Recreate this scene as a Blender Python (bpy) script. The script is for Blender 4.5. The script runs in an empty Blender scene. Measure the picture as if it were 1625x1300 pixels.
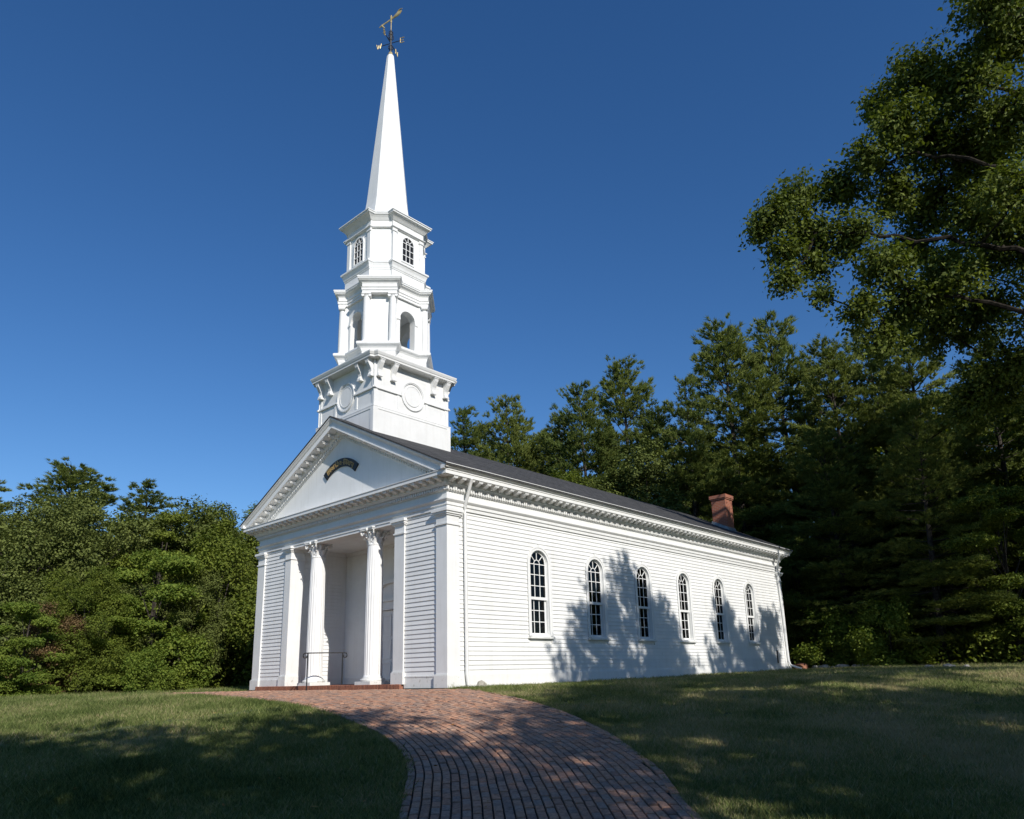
import bpy, math, random
import numpy as np
from mathutils import Vector, Matrix

random.seed(7)
RNG = np.random.default_rng(11)
SC = bpy.context.scene
COL = SC.collection

# ------------------------------------------------------------------ camera, sky, sun, exposure
SUN = Vector((2.75, -1.0, 1.82)).normalized()
cam_d = bpy.data.cameras.new('camera')
cam = bpy.data.objects.new('camera', cam_d)
COL.objects.link(cam)
right = Vector((0.73757891, 0.67475269, -0.02619454))
up = Vector((0.18024331, -0.159345, 0.97062945))
fwd = Vector((-0.65076086, 0.7206372, 0.23914917))
m = Matrix((right, up, -fwd)).transposed().to_4x4()
m.translation = Vector((13.70874, -12.4102, 0.28111))
cam.matrix_world = m
cam_d.sensor_width = 36.0
cam_d.lens = 36.0 * 1159.2407 / 1625.0
cam_d.shift_x = -0.0062
cam_d.shift_y = 0.0826
cam_d.clip_start = 0.1
cam_d.clip_end = 2000
SC.camera = cam
CAMP = np.array([13.709, -12.410, 0.281])

world = bpy.data.worlds.new('World')
SC.world = world
world.use_nodes = True
wn = world.node_tree
bg = wn.nodes['Background']
sky = wn.nodes.new('ShaderNodeTexSky')
sky.sky_type = 'NISHITA'
sky.sun_disc = False
sky.sun_elevation = math.asin(SUN.z)
sky.sun_rotation = math.atan2(SUN.x, SUN.y)
sky.altitude = 0
sky.air_density = 1.0
sky.dust_density = 0.1
sky.ozone_density = 4.0
hsv = wn.nodes.new('ShaderNodeHueSaturation')      # a polariser-clear autumn sky
hsv.inputs['Saturation'].default_value = 1.22
hsv.inputs['Hue'].default_value = 0.506
wn.links.new(sky.outputs[0], hsv.inputs['Color'])
wn.links.new(hsv.outputs[0], bg.inputs[0])
bg.inputs[1].default_value = 0.108

sun_d = bpy.data.lights.new('sun', 'SUN')
sun_d.energy = 4.5
sun_d.angle = math.radians(0.45)
sun_d.color = (1.0, 0.955, 0.89)
sun = bpy.data.objects.new('sun', sun_d)
COL.objects.link(sun)
sun.rotation_euler = SUN.to_track_quat('Z', 'Y').to_euler()

vs = SC.view_settings
vs.view_transform = 'Standard'
vs.look = 'None'
vs.exposure = 0.1
vs.gamma = 1.0
vs.use_curve_mapping = False
SC.cycles.max_bounces = 8
SC.cycles.transparent_max_bounces = 12


# ------------------------------------------------------------------ terrain height
def smooth(t):
    t = np.clip(t, 0, 1)
    return t * t * (3 - 2 * t)


def ground(x, y):
    x = np.asarray(x, float)
    y = np.asarray(y, float)
    s = x * .741 - y * .671
    z = -.07 + .007 * np.clip(y, 0, 21) - 1.5 * smooth(s / 19) ** .8
    z = z - .012 * np.clip(x - 6, 0, 40) * np.clip(y / 5, 0, 1)
    z = z + .16 * smooth((y - 21) / 5) * smooth((14 - x) / 6)
    return z


# ------------------------------------------------------------------ materials
def mat(name):
    mt = bpy.data.materials.new(name)
    mt.use_nodes = True
    nt = mt.node_tree
    return mt, nt, nt.nodes['Principled BSDF']


def N(nt, kind, **kw):
    n = nt.nodes.new(kind)
    for k, v in kw.items():
        if k.startswith('i_'):
            key = k[2:]
            key = int(key) if key.isdigit() else key.replace('_', ' ')
            n.inputs[key].default_value = v
        else:
            setattr(n, k, v)
    return n


def ramp(nt, stops):
    r = nt.nodes.new('ShaderNodeValToRGB')
    e = r.color_ramp.elements
    while len(e) < len(stops):
        e.new(0.5)
    for i, (p, c) in enumerate(stops):
        e[i].position = p
        e[i].color = (*c, 1)
    return r


def noisy(name, c1, c2, scale=6, rough=.6, bump=0.0, bscale=60, detail=6, spec=.4, lo=.35, hi=.65, metallic=0.0, coords='Object'):
    mt, nt, b = mat(name)
    tc = N(nt, 'ShaderNodeTexCoord')
    no = N(nt, 'ShaderNodeTexNoise', i_Scale=scale, i_Detail=detail)
    nt.links.new(tc.outputs[coords], no.inputs['Vector'])
    r = ramp(nt, [(lo, c1), (hi, c2)])
    nt.links.new(no.outputs['Fac'], r.inputs[0])
    nt.links.new(r.outputs[0], b.inputs['Base Color'])
    b.inputs['Roughness'].default_value = rough
    b.inputs['Metallic'].default_value = metallic
    b.inputs['Specular IOR Level'].default_value = spec
    if bump:
        n2 = N(nt, 'ShaderNodeTexNoise', i_Scale=bscale, i_Detail=4)
        nt.links.new(tc.outputs[coords], n2.inputs['Vector'])
        bp = N(nt, 'ShaderNodeBump', i_Strength=bump, i_Distance=.01)
        nt.links.new(n2.outputs['Fac'], bp.inputs['Height'])
        nt.links.new(bp.outputs[0], b.inputs['Normal'])
    return mt


def leaf_mat(name, dark, light, trans=.25, rough=.6, spec=.10, third=None, clump=None):
    """per leaf colour from the random value of each mesh island, plus slow drift through the crown"""
    mt, nt, b = mat(name)
    geo = N(nt, 'ShaderNodeNewGeometry')
    tc = N(nt, 'ShaderNodeTexCoord')
    oi = N(nt, 'ShaderNodeObjectInfo')
    no = N(nt, 'ShaderNodeTexNoise', i_Scale=clump or .7, i_Detail=2)
    nt.links.new(tc.outputs['Object'], no.inputs['Vector'])
    ad = N(nt, 'ShaderNodeMath', operation='MULTIPLY_ADD', i_1=.6)
    nt.links.new(geo.outputs['Random Per Island'], ad.inputs[0])
    mu = N(nt, 'ShaderNodeMath', operation='MULTIPLY_ADD', i_1=.9, i_2=-.25)
    nt.links.new(no.outputs['Fac'], mu.inputs[0])
    nt.links.new(mu.outputs[0], ad.inputs[2])
    a2 = N(nt, 'ShaderNodeMath', operation='MULTIPLY_ADD', i_1=.3)
    nt.links.new(oi.outputs['Random'], a2.inputs[0])
    nt.links.new(ad.outputs[0], a2.inputs[2])
    stops = [(.15, dark), (.95, light)]
    if third:
        stops.append((1.1 if False else 1.0, third))
    r = ramp(nt, stops)
    nt.links.new(a2.outputs[0], r.inputs[0])
    nt.links.new(r.outputs[0], b.inputs['Base Color'])
    b.inputs['Roughness'].default_value = rough
    b.inputs['Specular IOR Level'].default_value = spec
    tr = N(nt, 'ShaderNodeBsdfTranslucent')
    hs = N(nt, 'ShaderNodeHueSaturation', i_Saturation=1.15, i_Value=1.3)
    nt.links.new(r.outputs[0], hs.inputs['Color'])
    nt.links.new(hs.outputs[0], tr.inputs['Color'])
    mx = N(nt, 'ShaderNodeMixShader', i_0=trans)
    nt.links.new(b.outputs[0], mx.inputs[1])
    nt.links.new(tr.outputs[0], mx.inputs[2])
    nt.links.new(mx.outputs[0], nt.nodes['Material Output'].inputs[0])
    return mt


M = {}


def white_paint(name, c1, c2, dirt=0.0):
    mt, nt, b = mat(name)
    geo = N(nt, 'ShaderNodeNewGeometry')
    oi = N(nt, 'ShaderNodeObjectInfo')
    no = N(nt, 'ShaderNodeTexNoise', i_Scale=1.7, i_Detail=8, i_Roughness=.65)
    nt.links.new(geo.outputs['Position'], no.inputs['Vector'])
    r = ramp(nt, [(.3, c1), (.6, c2)])
    nt.links.new(no.outputs['Fac'], r.inputs[0])
    # vertical weather streaks
    mp = N(nt, 'ShaderNodeMapping')
    mp.inputs['Scale'].default_value = (9, 9, .8)
    nt.links.new(geo.outputs['Position'], mp.inputs[0])
    n3 = N(nt, 'ShaderNodeTexNoise', i_Scale=1.0, i_Detail=5)
    nt.links.new(mp.outputs[0], n3.inputs['Vector'])
    r3 = ramp(nt, [(.25, (.93, .925, .91)), (.5, (1, 1, 1))])
    nt.links.new(n3.outputs['Fac'], r3.inputs[0])
    mx = N(nt, 'ShaderNodeMix', data_type='RGBA', blend_type='MULTIPLY')
    mx.inputs[0].default_value = .8
    nt.links.new(r.outputs[0], mx.inputs[6])
    nt.links.new(r3.outputs[0], mx.inputs[7])
    # every board its own faint tone
    mv = N(nt, 'ShaderNodeMath', operation='MULTIPLY_ADD', i_1=.08, i_2=.94)
    nt.links.new(oi.outputs['Random'], mv.inputs[0])
    hs = N(nt, 'ShaderNodeHueSaturation')
    nt.links.new(mv.outputs[0], hs.inputs['Value'])
    nt.links.new(mx.outputs[2], hs.inputs['Color'])
    out = hs.outputs[0]
    if dirt:
        n4 = N(nt, 'ShaderNodeTexNoise', i_Scale=7.0, i_Detail=7)
        nt.links.new(geo.outputs['Position'], n4.inputs['Vector'])
        r4 = ramp(nt, [(.60, (1, 1, 1)), (.70, (.62, .60, .55))])
        nt.links.new(n4.outputs['Fac'], r4.inputs[0])
        m2 = N(nt, 'ShaderNodeMix', data_type='RGBA', blend_type='MULTIPLY')
        m2.inputs[0].default_value = dirt
        nt.links.new(out, m2.inputs[6])
        nt.links.new(r4.outputs[0], m2.inputs[7])
        out = m2.outputs[2]
    nt.links.new(out, b.inputs['Base Color'])
    b.inputs['Roughness'].default_value = .45
    b.inputs['Specular IOR Level'].default_value = .35
    n2 = N(nt, 'ShaderNodeTexNoise', i_Scale=35, i_Detail=3)
    nt.links.new(geo.outputs['Position'], n2.inputs['Vector'])
    bp = N(nt, 'ShaderNodeBump', i_Strength=.12, i_Distance=.01)
    nt.links.new(n2.outputs['Fac'], bp.inputs['Height'])
    nt.links.new(bp.outputs[0], b.inputs['Normal'])
    return mt


M['white'] = white_paint('white paint', (.76, .76, .74), (.82, .82, .80))
M['white_worn'] = white_paint('worn white paint', (.70, .70, .67), (.80, .80, .77), dirt=.75)
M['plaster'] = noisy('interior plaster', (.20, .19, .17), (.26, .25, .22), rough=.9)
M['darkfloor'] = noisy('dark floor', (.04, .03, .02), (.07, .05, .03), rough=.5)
M['curtain'] = noisy('pale curtain', (.30, .29, .25), (.42, .41, .36), scale=14, rough=.9)
M['iron'] = noisy('black iron', (.012, .012, .014), (.03, .03, .03), rough=.45, spec=.5)
M['gold'] = noisy('gilding', (.40, .31, .13), (.62, .50, .26), rough=.5, metallic=.35)
M['goldpaint'] = noisy('gold leaf paint', (.42, .27, .08), (.66, .47, .20), rough=.4, metallic=.3, scale=20)
M['black'] = noisy('black sign paint', (.008, .008, .008), (.016, .015, .013), rough=.4)
M['lead'] = noisy('lead flashing', (.20, .22, .22), (.34, .36, .35), rough=.5, metallic=.4)
M['mortar'] = noisy('sandy joint bed', (.020, .018, .016), (.05, .043, .036), scale=25, rough=.95)
M['concrete'] = noisy('pale foundation', (.26, .24, .20), (.42, .39, .33), scale=9, rough=.9, bump=.4)
M['stone'] = noisy('field stone', (.22, .21, .19), (.46, .44, .40), scale=9, rough=.85, bump=.6)
M['stone_red'] = noisy('reddish stone', (.26, .10, .06), (.36, .17, .10), scale=9, rough=.85, bump=.6)
M['bark'] = noisy('bark', (.020, .016, .013), (.065, .054, .043), scale=7, rough=.95, bump=.8, bscale=25)
M['bark_pale'] = noisy('pale dead wood', (.24, .20, .16), (.42, .38, .32), scale=7, rough=.9, bump=.5)


def brick_mat(name, cols, value=1.0, rough=.85):
    mt, nt, b = mat(name)
    geo = N(nt, 'ShaderNodeNewGeometry')
    oi = N(nt, 'ShaderNodeObjectInfo')
    a = N(nt, 'ShaderNodeMath', operation='ADD')
    nt.links.new(geo.outputs['Random Per Island'], a.inputs[0])
    nt.links.new(oi.outputs['Random'], a.inputs[1])
    f = N(nt, 'ShaderNodeMath', operation='FRACT')
    nt.links.new(a.outputs[0], f.inputs[0])
    r = ramp(nt, [(i / (len(cols) - 1), c) for i, c in enumerate(cols)])
    nt.links.new(f.outputs[0], r.inputs[0])
    no = N(nt, 'ShaderNodeTexNoise', i_Scale=22, i_Detail=8, i_Roughness=.7)
    nt.links.new(geo.outputs['Position'], no.inputs['Vector'])
    r2 = ramp(nt, [(.3, (.55, .55, .56)), (.62, (1.15, 1.12, 1.1))])
    nt.links.new(no.outputs['Fac'], r2.inputs[0])
    mx = N(nt, 'ShaderNodeMix', data_type='RGBA', blend_type='MULTIPLY')
    mx.inputs[0].default_value = 1
    nt.links.new(r.outputs[0], mx.inputs[6])
    nt.links.new(r2.outputs[0], mx.inputs[7])
    nt.links.new(mx.outputs[2], b.inputs['Base Color'])
    b.inputs['Roughness'].default_value = rough
    b.inputs['Specular IOR Level'].default_value = .06
    bp = N(nt, 'ShaderNodeBump', i_Strength=.6, i_Distance=.006)
    nt.links.new(no.outputs['Fac'], bp.inputs['Height'])
    nt.links.new(bp.outputs[0], b.inputs['Normal'])
    return mt


M['paver'] = brick_mat('worn clay pavers', [(.43, .245, .165), (.50, .27, .175), (.44, .295, .22), (.33, .225, .175), (.53, .31, .205), (.46, .265, .175), (.40, .285, .22), (.27, .175, .135)])
M['stepbrick'] = brick_mat('step bricks', [(.30, .13, .085), (.36, .17, .11), (.26, .12, .085), (.33, .15, .10)])

# chimney brick: pieces of two pixels, left to the material
mt, nt, b = mat('chimney brick')
tc = N(nt, 'ShaderNodeTexCoord')
sx = N(nt, 'ShaderNodeSeparateXYZ')
nt.links.new(tc.outputs['Object'], sx.inputs[0])
ad = N(nt, 'ShaderNodeMath', operation='ADD')
nt.links.new(sx.outputs[0], ad.inputs[0])
nt.links.new(sx.outputs[1], ad.inputs[1])
cx = N(nt, 'ShaderNodeCombineXYZ')
nt.links.new(ad.outputs[0], cx.inputs[0])
nt.links.new(sx.outputs[2], cx.inputs[1])
bt = N(nt, 'ShaderNodeTexBrick', i_Scale=1.0)
bt.inputs['Color1'].default_value = (.34, .105, .052, 1)
bt.inputs['Color2'].default_value = (.27, .080, .042, 1)
bt.inputs['Mortar'].default_value = (.30, .20, .15, 1)
bt.inputs['Mortar Size'].default_value = .008
bt.inputs['Brick Width'].default_value = .21
bt.inputs['Row Height'].default_value = .075
nt.links.new(cx.outputs[0], bt.inputs['Vector'])
nt.links.new(bt.outputs['Color'], b.inputs['Base Color'])
b.inputs['Roughness'].default_value = .9
M['chimney'] = mt

# roof shingles
mt, nt, b = mat('asphalt shingles')
tc = N(nt, 'ShaderNodeTexCoord')
sx = N(nt, 'ShaderNodeSeparateXYZ')
nt.links.new(tc.outputs['Object'], sx.inputs[0])
cx = N(nt, 'ShaderNodeCombineXYZ')
nt.links.new(sx.outputs[1], cx.inputs[0])
nt.links.new(sx.outputs[0], cx.inputs[1])
bt = N(nt, 'ShaderNodeTexBrick', i_Scale=1.0)
bt.inputs['Color1'].default_value = (.075, .077, .083, 1)
bt.inputs['Color2'].default_value = (.050, .052, .056, 1)
bt.inputs['Mortar'].default_value = (.018, .018, .02, 1)
bt.inputs['Mortar Size'].default_value = .008
bt.inputs['Brick Width'].default_value = .30
bt.inputs['Row Height'].default_value = .125
nt.links.new(cx.outputs[0], bt.inputs['Vector'])
no = N(nt, 'ShaderNodeTexNoise', i_Scale=3.0, i_Detail=8, i_Roughness=.75)
nt.links.new(tc.outputs['Object'], no.inputs['Vector'])
r2 = ramp(nt, [(.3, (.6, .6, .6)), (.65, (1.35, 1.3, 1.2))])
nt.links.new(no.outputs['Fac'], r2.inputs[0])
mx = N(nt, 'ShaderNodeMix', data_type='RGBA', blend_type='MULTIPLY')
mx.inputs[0].default_value = 1
nt.links.new(bt.outputs['Color'], mx.inputs[6])
nt.links.new(r2.outputs[0], mx.inputs[7])
nt.links.new(mx.outputs[2], b.inputs['Base Color'])
b.inputs['Roughness'].default_value = .95
b.inputs['Specular IOR Level'].default_value = .15
M['roof'] = mt

# window glass: thin, mirror at a slant, otherwise clear onto the dark room
mt, nt, b = mat('window glass')
nt.nodes.remove(b)
gl = N(nt, 'ShaderNodeBsdfGlossy', i_Roughness=.02)
gl.inputs['Color'].default_value = (.45, .47, .5, 1)
tp = N(nt, 'ShaderNodeBsdfTransparent')
tp.inputs['Color'].default_value = (.72, .76, .74, 1)
fr = N(nt, 'ShaderNodeFresnel', i_IOR=1.45)
ms = N(nt, 'ShaderNodeMixShader')
nt.links.new(fr.outputs[0], ms.inputs[0])
nt.links.new(tp.outputs[0], ms.inputs[1])
nt.links.new(gl.outputs[0], ms.inputs[2])
nt.links.new(ms.outputs[0], nt.nodes['Material Output'].inputs[0])
M['glass'] = mt

# lawn soil and thatch
mt, nt, b = mat('lawn ground')
geo = N(nt, 'ShaderNodeNewGeometry')
n1 = N(nt, 'ShaderNodeTexNoise', i_Scale=.55, i_Detail=5)
n2 = N(nt, 'ShaderNodeTexNoise', i_Scale=9, i_Detail=8)
nt.links.new(geo.outputs['Position'], n1.inputs['Vector'])
nt.links.new(geo.outputs['Position'], n2.inputs['Vector'])
r1 = ramp(nt, [(.38, (.065, .095, .026)), (.52, (.10, .115, .038)), (.68, (.23, .18, .10))])
r2 = ramp(nt, [(.3, (.45, .5, .4)), (.7, (1.2, 1.2, 1.1))])
nt.links.new(n1.outputs['Fac'], r1.inputs[0])
nt.links.new(n2.outputs['Fac'], r2.inputs[0])
mx = N(nt, 'ShaderNodeMix', data_type='RGBA', blend_type='MULTIPLY')
mx.inputs[0].default_value = 1
nt.links.new(r1.outputs[0], mx.inputs[6])
nt.links.new(r2.outputs[0], mx.inputs[7])
nt.links.new(mx.outputs[2], b.inputs['Base Color'])
b.inputs['Roughness'].default_value = .95
bp = N(nt, 'ShaderNodeBump', i_Strength=.8, i_Distance=.03)
nt.links.new(n2.outputs['Fac'], bp.inputs['Height'])
nt.links.new(bp.outputs[0], b.inputs['Normal'])
M['lawn'] = mt

# grass blades
mt, nt, b = mat('grass blades')
geo = N(nt, 'ShaderNodeNewGeometry')
oi = N(nt, 'ShaderNodeObjectInfo')
n1 = N(nt, 'ShaderNodeTexNoise', i_Scale=.55, i_Detail=5)
nt.links.new(geo.outputs['Position'], n1.inputs['Vector'])
n3 = N(nt, 'ShaderNodeMath', operation='MULTIPLY_ADD', i_1=.40)
nt.links.new(geo.outputs['Random Per Island'], n3.inputs[0])
# the lawn right of the path is thinner and drier than the left one
gx_ = N(nt, 'ShaderNodeSeparateXYZ')
nt.links.new(geo.outputs['Position'], gx_.inputs[0])
gm = N(nt, 'ShaderNodeMapRange')
gm.inputs['From Min'].default_value = 0
gm.inputs['From Max'].default_value = 5
gm.inputs['To Min'].default_value = -.02
gm.inputs['To Max'].default_value = .07
gd = N(nt, 'ShaderNodeVectorMath', operation='DOT_PRODUCT')
gd.inputs[1].default_value = (.75, .66, 0)
nt.links.new(geo.outputs['Position'], gd.inputs[0])
nt.links.new(gd.outputs['Value'], gm.inputs['Value'])
nm = N(nt, 'ShaderNodeMath', operation='MULTIPLY_ADD', i_1=.85)
nt.links.new(gm.outputs[0], nm.inputs[2])
nt.links.new(n1.outputs['Fac'], nm.inputs[0])
nt.links.new(nm.outputs[0], n3.inputs[2])
r1 = ramp(nt, [(.30, (.048, .070, .020)), (.50, (.115, .155, .042)), (.68, (.225, .265, .085)), (.88, (.46, .38, .21))])
nt.links.new(n3.outputs[0], r1.inputs[0])
nt.links.new(r1.outputs[0], b.inputs['Base Color'])
b.inputs['Roughness'].default_value = .6
b.inputs['Specular IOR Level'].default_value = .08
tr = N(nt, 'ShaderNodeBsdfTranslucent')
nt.links.new(r1.outputs[0], tr.inputs['Color'])
ms = N(nt, 'ShaderNodeMixShader', i_0=.3)
nt.links.new(b.outputs[0], ms.inputs[1])
nt.links.new(tr.outputs[0], ms.inputs[2])
nt.links.new(ms.outputs[0], nt.nodes['Material Output'].inputs[0])
M['blade'] = mt

M['pine'] = leaf_mat('pine needles', (.056, .096, .028), (.210, .240, .058), trans=.30)
M['leaf'] = leaf_mat('broad leaves', (.050, .085, .016), (.190, .225, .038), trans=.32)
M['oakleaf'] = leaf_mat('oak leaves', (.036, .060, .014), (.150, .180, .034), trans=.32, rough=.6, spec=.14, clump=.5)
M['maple'] = leaf_mat('bright low leaves', (.080, .135, .022), (.24, .29, .05), trans=.35)
M['rust'] = leaf_mat('rusty leaves', (.10, .075, .035), (.21, .14, .065), trans=.25)
M['dull'] = leaf_mat('olive leaves', (.058, .080, .022), (.175, .205, .055), trans=.25)
M['leaffall'] = leaf_mat('fallen leaf colours', (.20, .07, .02), (.42, .24, .06), trans=.1)


# ------------------------------------------------------------------ mesh helpers
class MB:
    def __init__(s):
        s.v = []
        s.f = []

    def add(s, vs_, fs):
        o = len(s.v)
        s.v += [tuple(p) for p in vs_]
        s.f += [tuple(i + o for i in f) for f in fs]
        return s

    def box(s, x0, x1, y0, y1, z0, z1):
        if x0 > x1: x0, x1 = x1, x0
        if y0 > y1: y0, y1 = y1, y0
        v = [(x0, y0, z0), (x1, y0, z0), (x1, y1, z0), (x0, y1, z0), (x0, y0, z1), (x1, y0, z1), (x1, y1, z1), (x0, y1, z1)]
        return s.add(v, [(0, 3, 2, 1), (4, 5, 6, 7), (0, 1, 5, 4), (1, 2, 6, 5), (2, 3, 7, 6), (3, 0, 4, 7)])

    def loft(s, rings, cap0=True, cap1=True):
        """rings: lists of equal length of 3D points, CCW seen from the end"""
        n = len(rings[0])
        v = [p for r in rings for p in r]
        f = []
        for k in range(len(rings) - 1):
            for i in range(n):
                j = (i + 1) % n
                f.append((k * n + i, k * n + j, (k + 1) * n + j, (k + 1) * n + i))
        if cap0: f.append(tuple(reversed(range(n))))
        if cap1: f.append(tuple((len(rings) - 1) * n + i for i in range(n)))
        return s.add(v, f)

    def ring(s, outer, inner, d0, d1, mp):
        """flat frame between two outlines (u,z) of equal length, from depth d0 to d1, mp(u,d,z)->xyz"""
        n = len(outer)
        v = [mp(u, d0, z) for u, z in outer] + [mp(u, d0, z) for u, z in inner] + [mp(u, d1, z) for u, z in outer] + [mp(u, d1, z) for u, z in inner]
        f = []
        for i in range(n):
            j = (i + 1) % n
            f += [(i, j, n + j, n + i), (2 * n + i, 3 * n + i, 3 * n + j, 2 * n + j), (i, 2 * n + i, 2 * n + j, j), (n + i, n + j, 3 * n + j, 3 * n + i)]
        return s.add(v, f)

    def slab(s, outline, d0, d1, mp):
        n = len(outline)
        v = [mp(u, d0, z) for u, z in outline] + [mp(u, d1, z) for u, z in outline]
        f = [tuple(range(n)), tuple(reversed(range(n, 2 * n)))] + [(i, n + i, n + (i + 1) % n, (i + 1) % n) for i in range(n)]
        return s.add(v, f)

    def lathe(s, cx, cy, prof, n=24, flute=0.0, flutes=20):
        rings = []
        for r, z in prof:
            ring = []
            for i in range(n):
                a = 2 * math.pi * i / n
                ring.append((cx + r * math.cos(a), cy + r * math.sin(a), z))
            rings.append(ring)
        return s.loft(rings)

    def tube(s, pts, radii, n=5, cap=True):
        pts = [Vector(p) for p in pts]
        rings = []
        for i, p in enumerate(pts):
            d = (pts[min(i + 1, len(pts) - 1)] - pts[max(i - 1, 0)])
            d = d.normalized() if d.length > 1e-9 else Vector((0, 0, 1))
            a = d.cross(Vector((0, 0, 1)))
            if a.length < .05: a = d.cross(Vector((1, 0, 0)))
            a.normalize()
            b_ = d.cross(a)
            r = radii[i] if hasattr(radii, '__len__') else radii
            rings.append([tuple(p + (a * math.cos(2 * math.pi * k / n) + b_ * math.sin(2 * math.pi * k / n)) * r) for k in range(n)])
        return s.loft(rings, cap, cap)

    def mesh(s, name):
        me = bpy.data.meshes.new(name)
        me.from_pydata(s.v, [], s.f)
        me.update()
        return me


def fix_normals(me):
    import bmesh
    bm = bmesh.new()
    bm.from_mesh(me)
    bmesh.ops.recalc_face_normals(bm, faces=bm.faces)
    bm.to_mesh(me)
    bm.free()


def obj(name, me, material=None, parent=None, smooth_=False, kind=None, label=None):
    if isinstance(me, MB):
        me = me.mesh(name)
        fix_normals(me)
    if material and not me.materials:
        me.materials.append(material)
    if smooth_:
        me.polygons.foreach_set('use_smooth', [True] * len(me.polygons))
        me.update()
    o = bpy.data.objects.new(name, me)
    COL.objects.link(o)
    if parent: o.parent = parent
    if kind: o['kind'] = kind
    if label: o['label'] = label
    return o


def thing(name, label, cat, loc=(0, 0, 0), rz=0, group=None):
    o = bpy.data.objects.new(name, None)
    o.empty_display_size = .3
    COL.objects.link(o)
    o.location = loc
    o.rotation_euler = (0, 0, rz)
    o['label'] = label
    o['category'] = cat
    if group: o['group'] = group
    return o


def tri_soup(name, verts, tris_per=1, quads=False):
    """verts (n, 3 or 4, 3) -> mesh of loose triangles or quads"""
    n, k, _ = verts.shape
    me = bpy.data.meshes.new(name)
    me.vertices.add(n * k)
    me.vertices.foreach_set('co', verts.reshape(-1).astype(np.float32))
    me.loops.add(n * k)
    me.loops.foreach_set('vertex_index', np.arange(n * k, dtype=np.int32))
    me.polygons.add(n)
    me.polygons.foreach_set('loop_start', np.arange(0, n * k, k, dtype=np.int32))
    me.update(calc_edges=True)
    return me


# ================================================================== GROUND
def grid_mesh(name, xs, ys, zf):
    X, Y = np.meshgrid(xs, ys)
    Z = zf(X, Y)
    v = np.stack([X, Y, Z], -1).reshape(-1, 3)
    nx, ny = len(xs), len(ys)
    i = np.arange(nx - 1)[None, :] + nx * np.arange(ny - 1)[:, None]
    q = np.stack([i, i + 1, i + 1 + nx, i + nx], -1).reshape(-1, 4)
    me = bpy.data.meshes.new(name)
    me.from_pydata(v.tolist(), [], q.tolist())
    me.update()
    return me


xs = np.unique(np.concatenate([np.linspace(-900, -60, 15), np.arange(-60, -16, 4), np.arange(-16, 30, .5), np.arange(30, 60, 4), np.linspace(60, 900, 15)]))
ys = np.unique(np.concatenate([np.linspace(-900, -40, 15), np.arange(-40, -20, 2), np.arange(-20, 30, .5), np.arange(30, 60, 4), np.linspace(60, 900, 15)]))
lawn = obj('lawn', grid_mesh('lawn', xs, ys, lambda X, Y: ground(X, Y) + .012 * np.sin(X * 1.7 + Y) * np.cos(Y * 1.3 - X * .4)), M['lawn'], kind='structure', smooth_=True)

# ---- brick path
LEFT = [(13.6, -13.6), (10.5, -10.45), (8.9, -8.8), (7.62, -7.55), (6.95, -6.94), (6.31, -6.38), (5.43, -5.78), (4.16, -5.14), (2.9, -4.77), (1.66, -4.46), (.28, -4.25), (-1.2, -4.25), (-3.84, -4.35), (-6.2, -4.1), (-8.4, -3.6), (-12.2, -2.1)]
RIGHT = [(15.6, -11.2), (12.9, -8.6), (9.88, -5.72), (9.26, -5.06), (8.49, -4.25), (6.74, -2.86), (4.47, -1.5), (2.3, -.61), (1.04, -.10), (.2, -.06)]


def catmull(P, step=.04):
    P = [np.array(p, float) for p in P]
    P = [2 * P[0] - P[1]] + P + [2 * P[-1] - P[-2]]
    out = []
    for i in range(1, len(P) - 2):
        a, b_, c, d = P[i - 1:i + 3]
        n = max(2, int(np.linalg.norm(c - b_) / step))
        for k in range(n):
            t = k / n
            out.append(.5 * ((2 * b_) + (-a + c) * t + (2 * a - 5 * b_ + 4 * c - d) * t * t + (-a + 3 * b_ - 3 * c + d) * t ** 3))
    out.append(P[-2])
    return np.array(out)


LC = catmull(LEFT)
RC = catmull(RIGHT)
PATHPOLY = np.concatenate([LC, np.array([(-12.0, -1.6), (-10.4, -.9), (-9.7, -.06)]), RC[::-1]])


def inside(poly, x, y):
    x = np.asarray(x, float)
    y = np.asarray(y, float)
    r = np.zeros(x.shape, bool)
    px, py = poly[:, 0], poly[:, 1]
    j = len(poly) - 1
    for i in range(len(poly)):
        c = ((py[i] > y) != (py[j] > y))
        with np.errstate(divide='ignore', invalid='ignore'):
            xx = (px[j] - px[i]) * (y - py[i]) / (py[j] - py[i]) + px[i]
        r ^= c & (x < xx)
        j = i
    return r


import mathutils
poly2 = [Vector((p[0], p[1], 0)) for p in PATHPOLY[::4]]
tess = mathutils.geometry.tessellate_polygon([poly2])
import bmesh
bm = bmesh.new()
for p in poly2: bm.verts.new(p)
bm.verts.ensure_lookup_table()
for t in tess:
    try: bm.faces.new([bm.verts[i] for i in t])
    except ValueError: pass
for it in range(5):
    bmesh.ops.subdivide_edges(bm, edges=[e for e in bm.edges if e.calc_length() > .8], cuts=1)
    bmesh.ops.triangulate(bm, faces=bm.faces)
for v_ in bm.verts: v_.co.z = float(ground(v_.co.x, v_.co.y)) + .020
bmesh.ops.recalc_face_normals(bm, faces=bm.faces)
me = bpy.data.meshes.new('brick_path')
bm.to_mesh(me)
bm.free()
path = obj('brick_path', me, M['mortar'], kind='structure')

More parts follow.
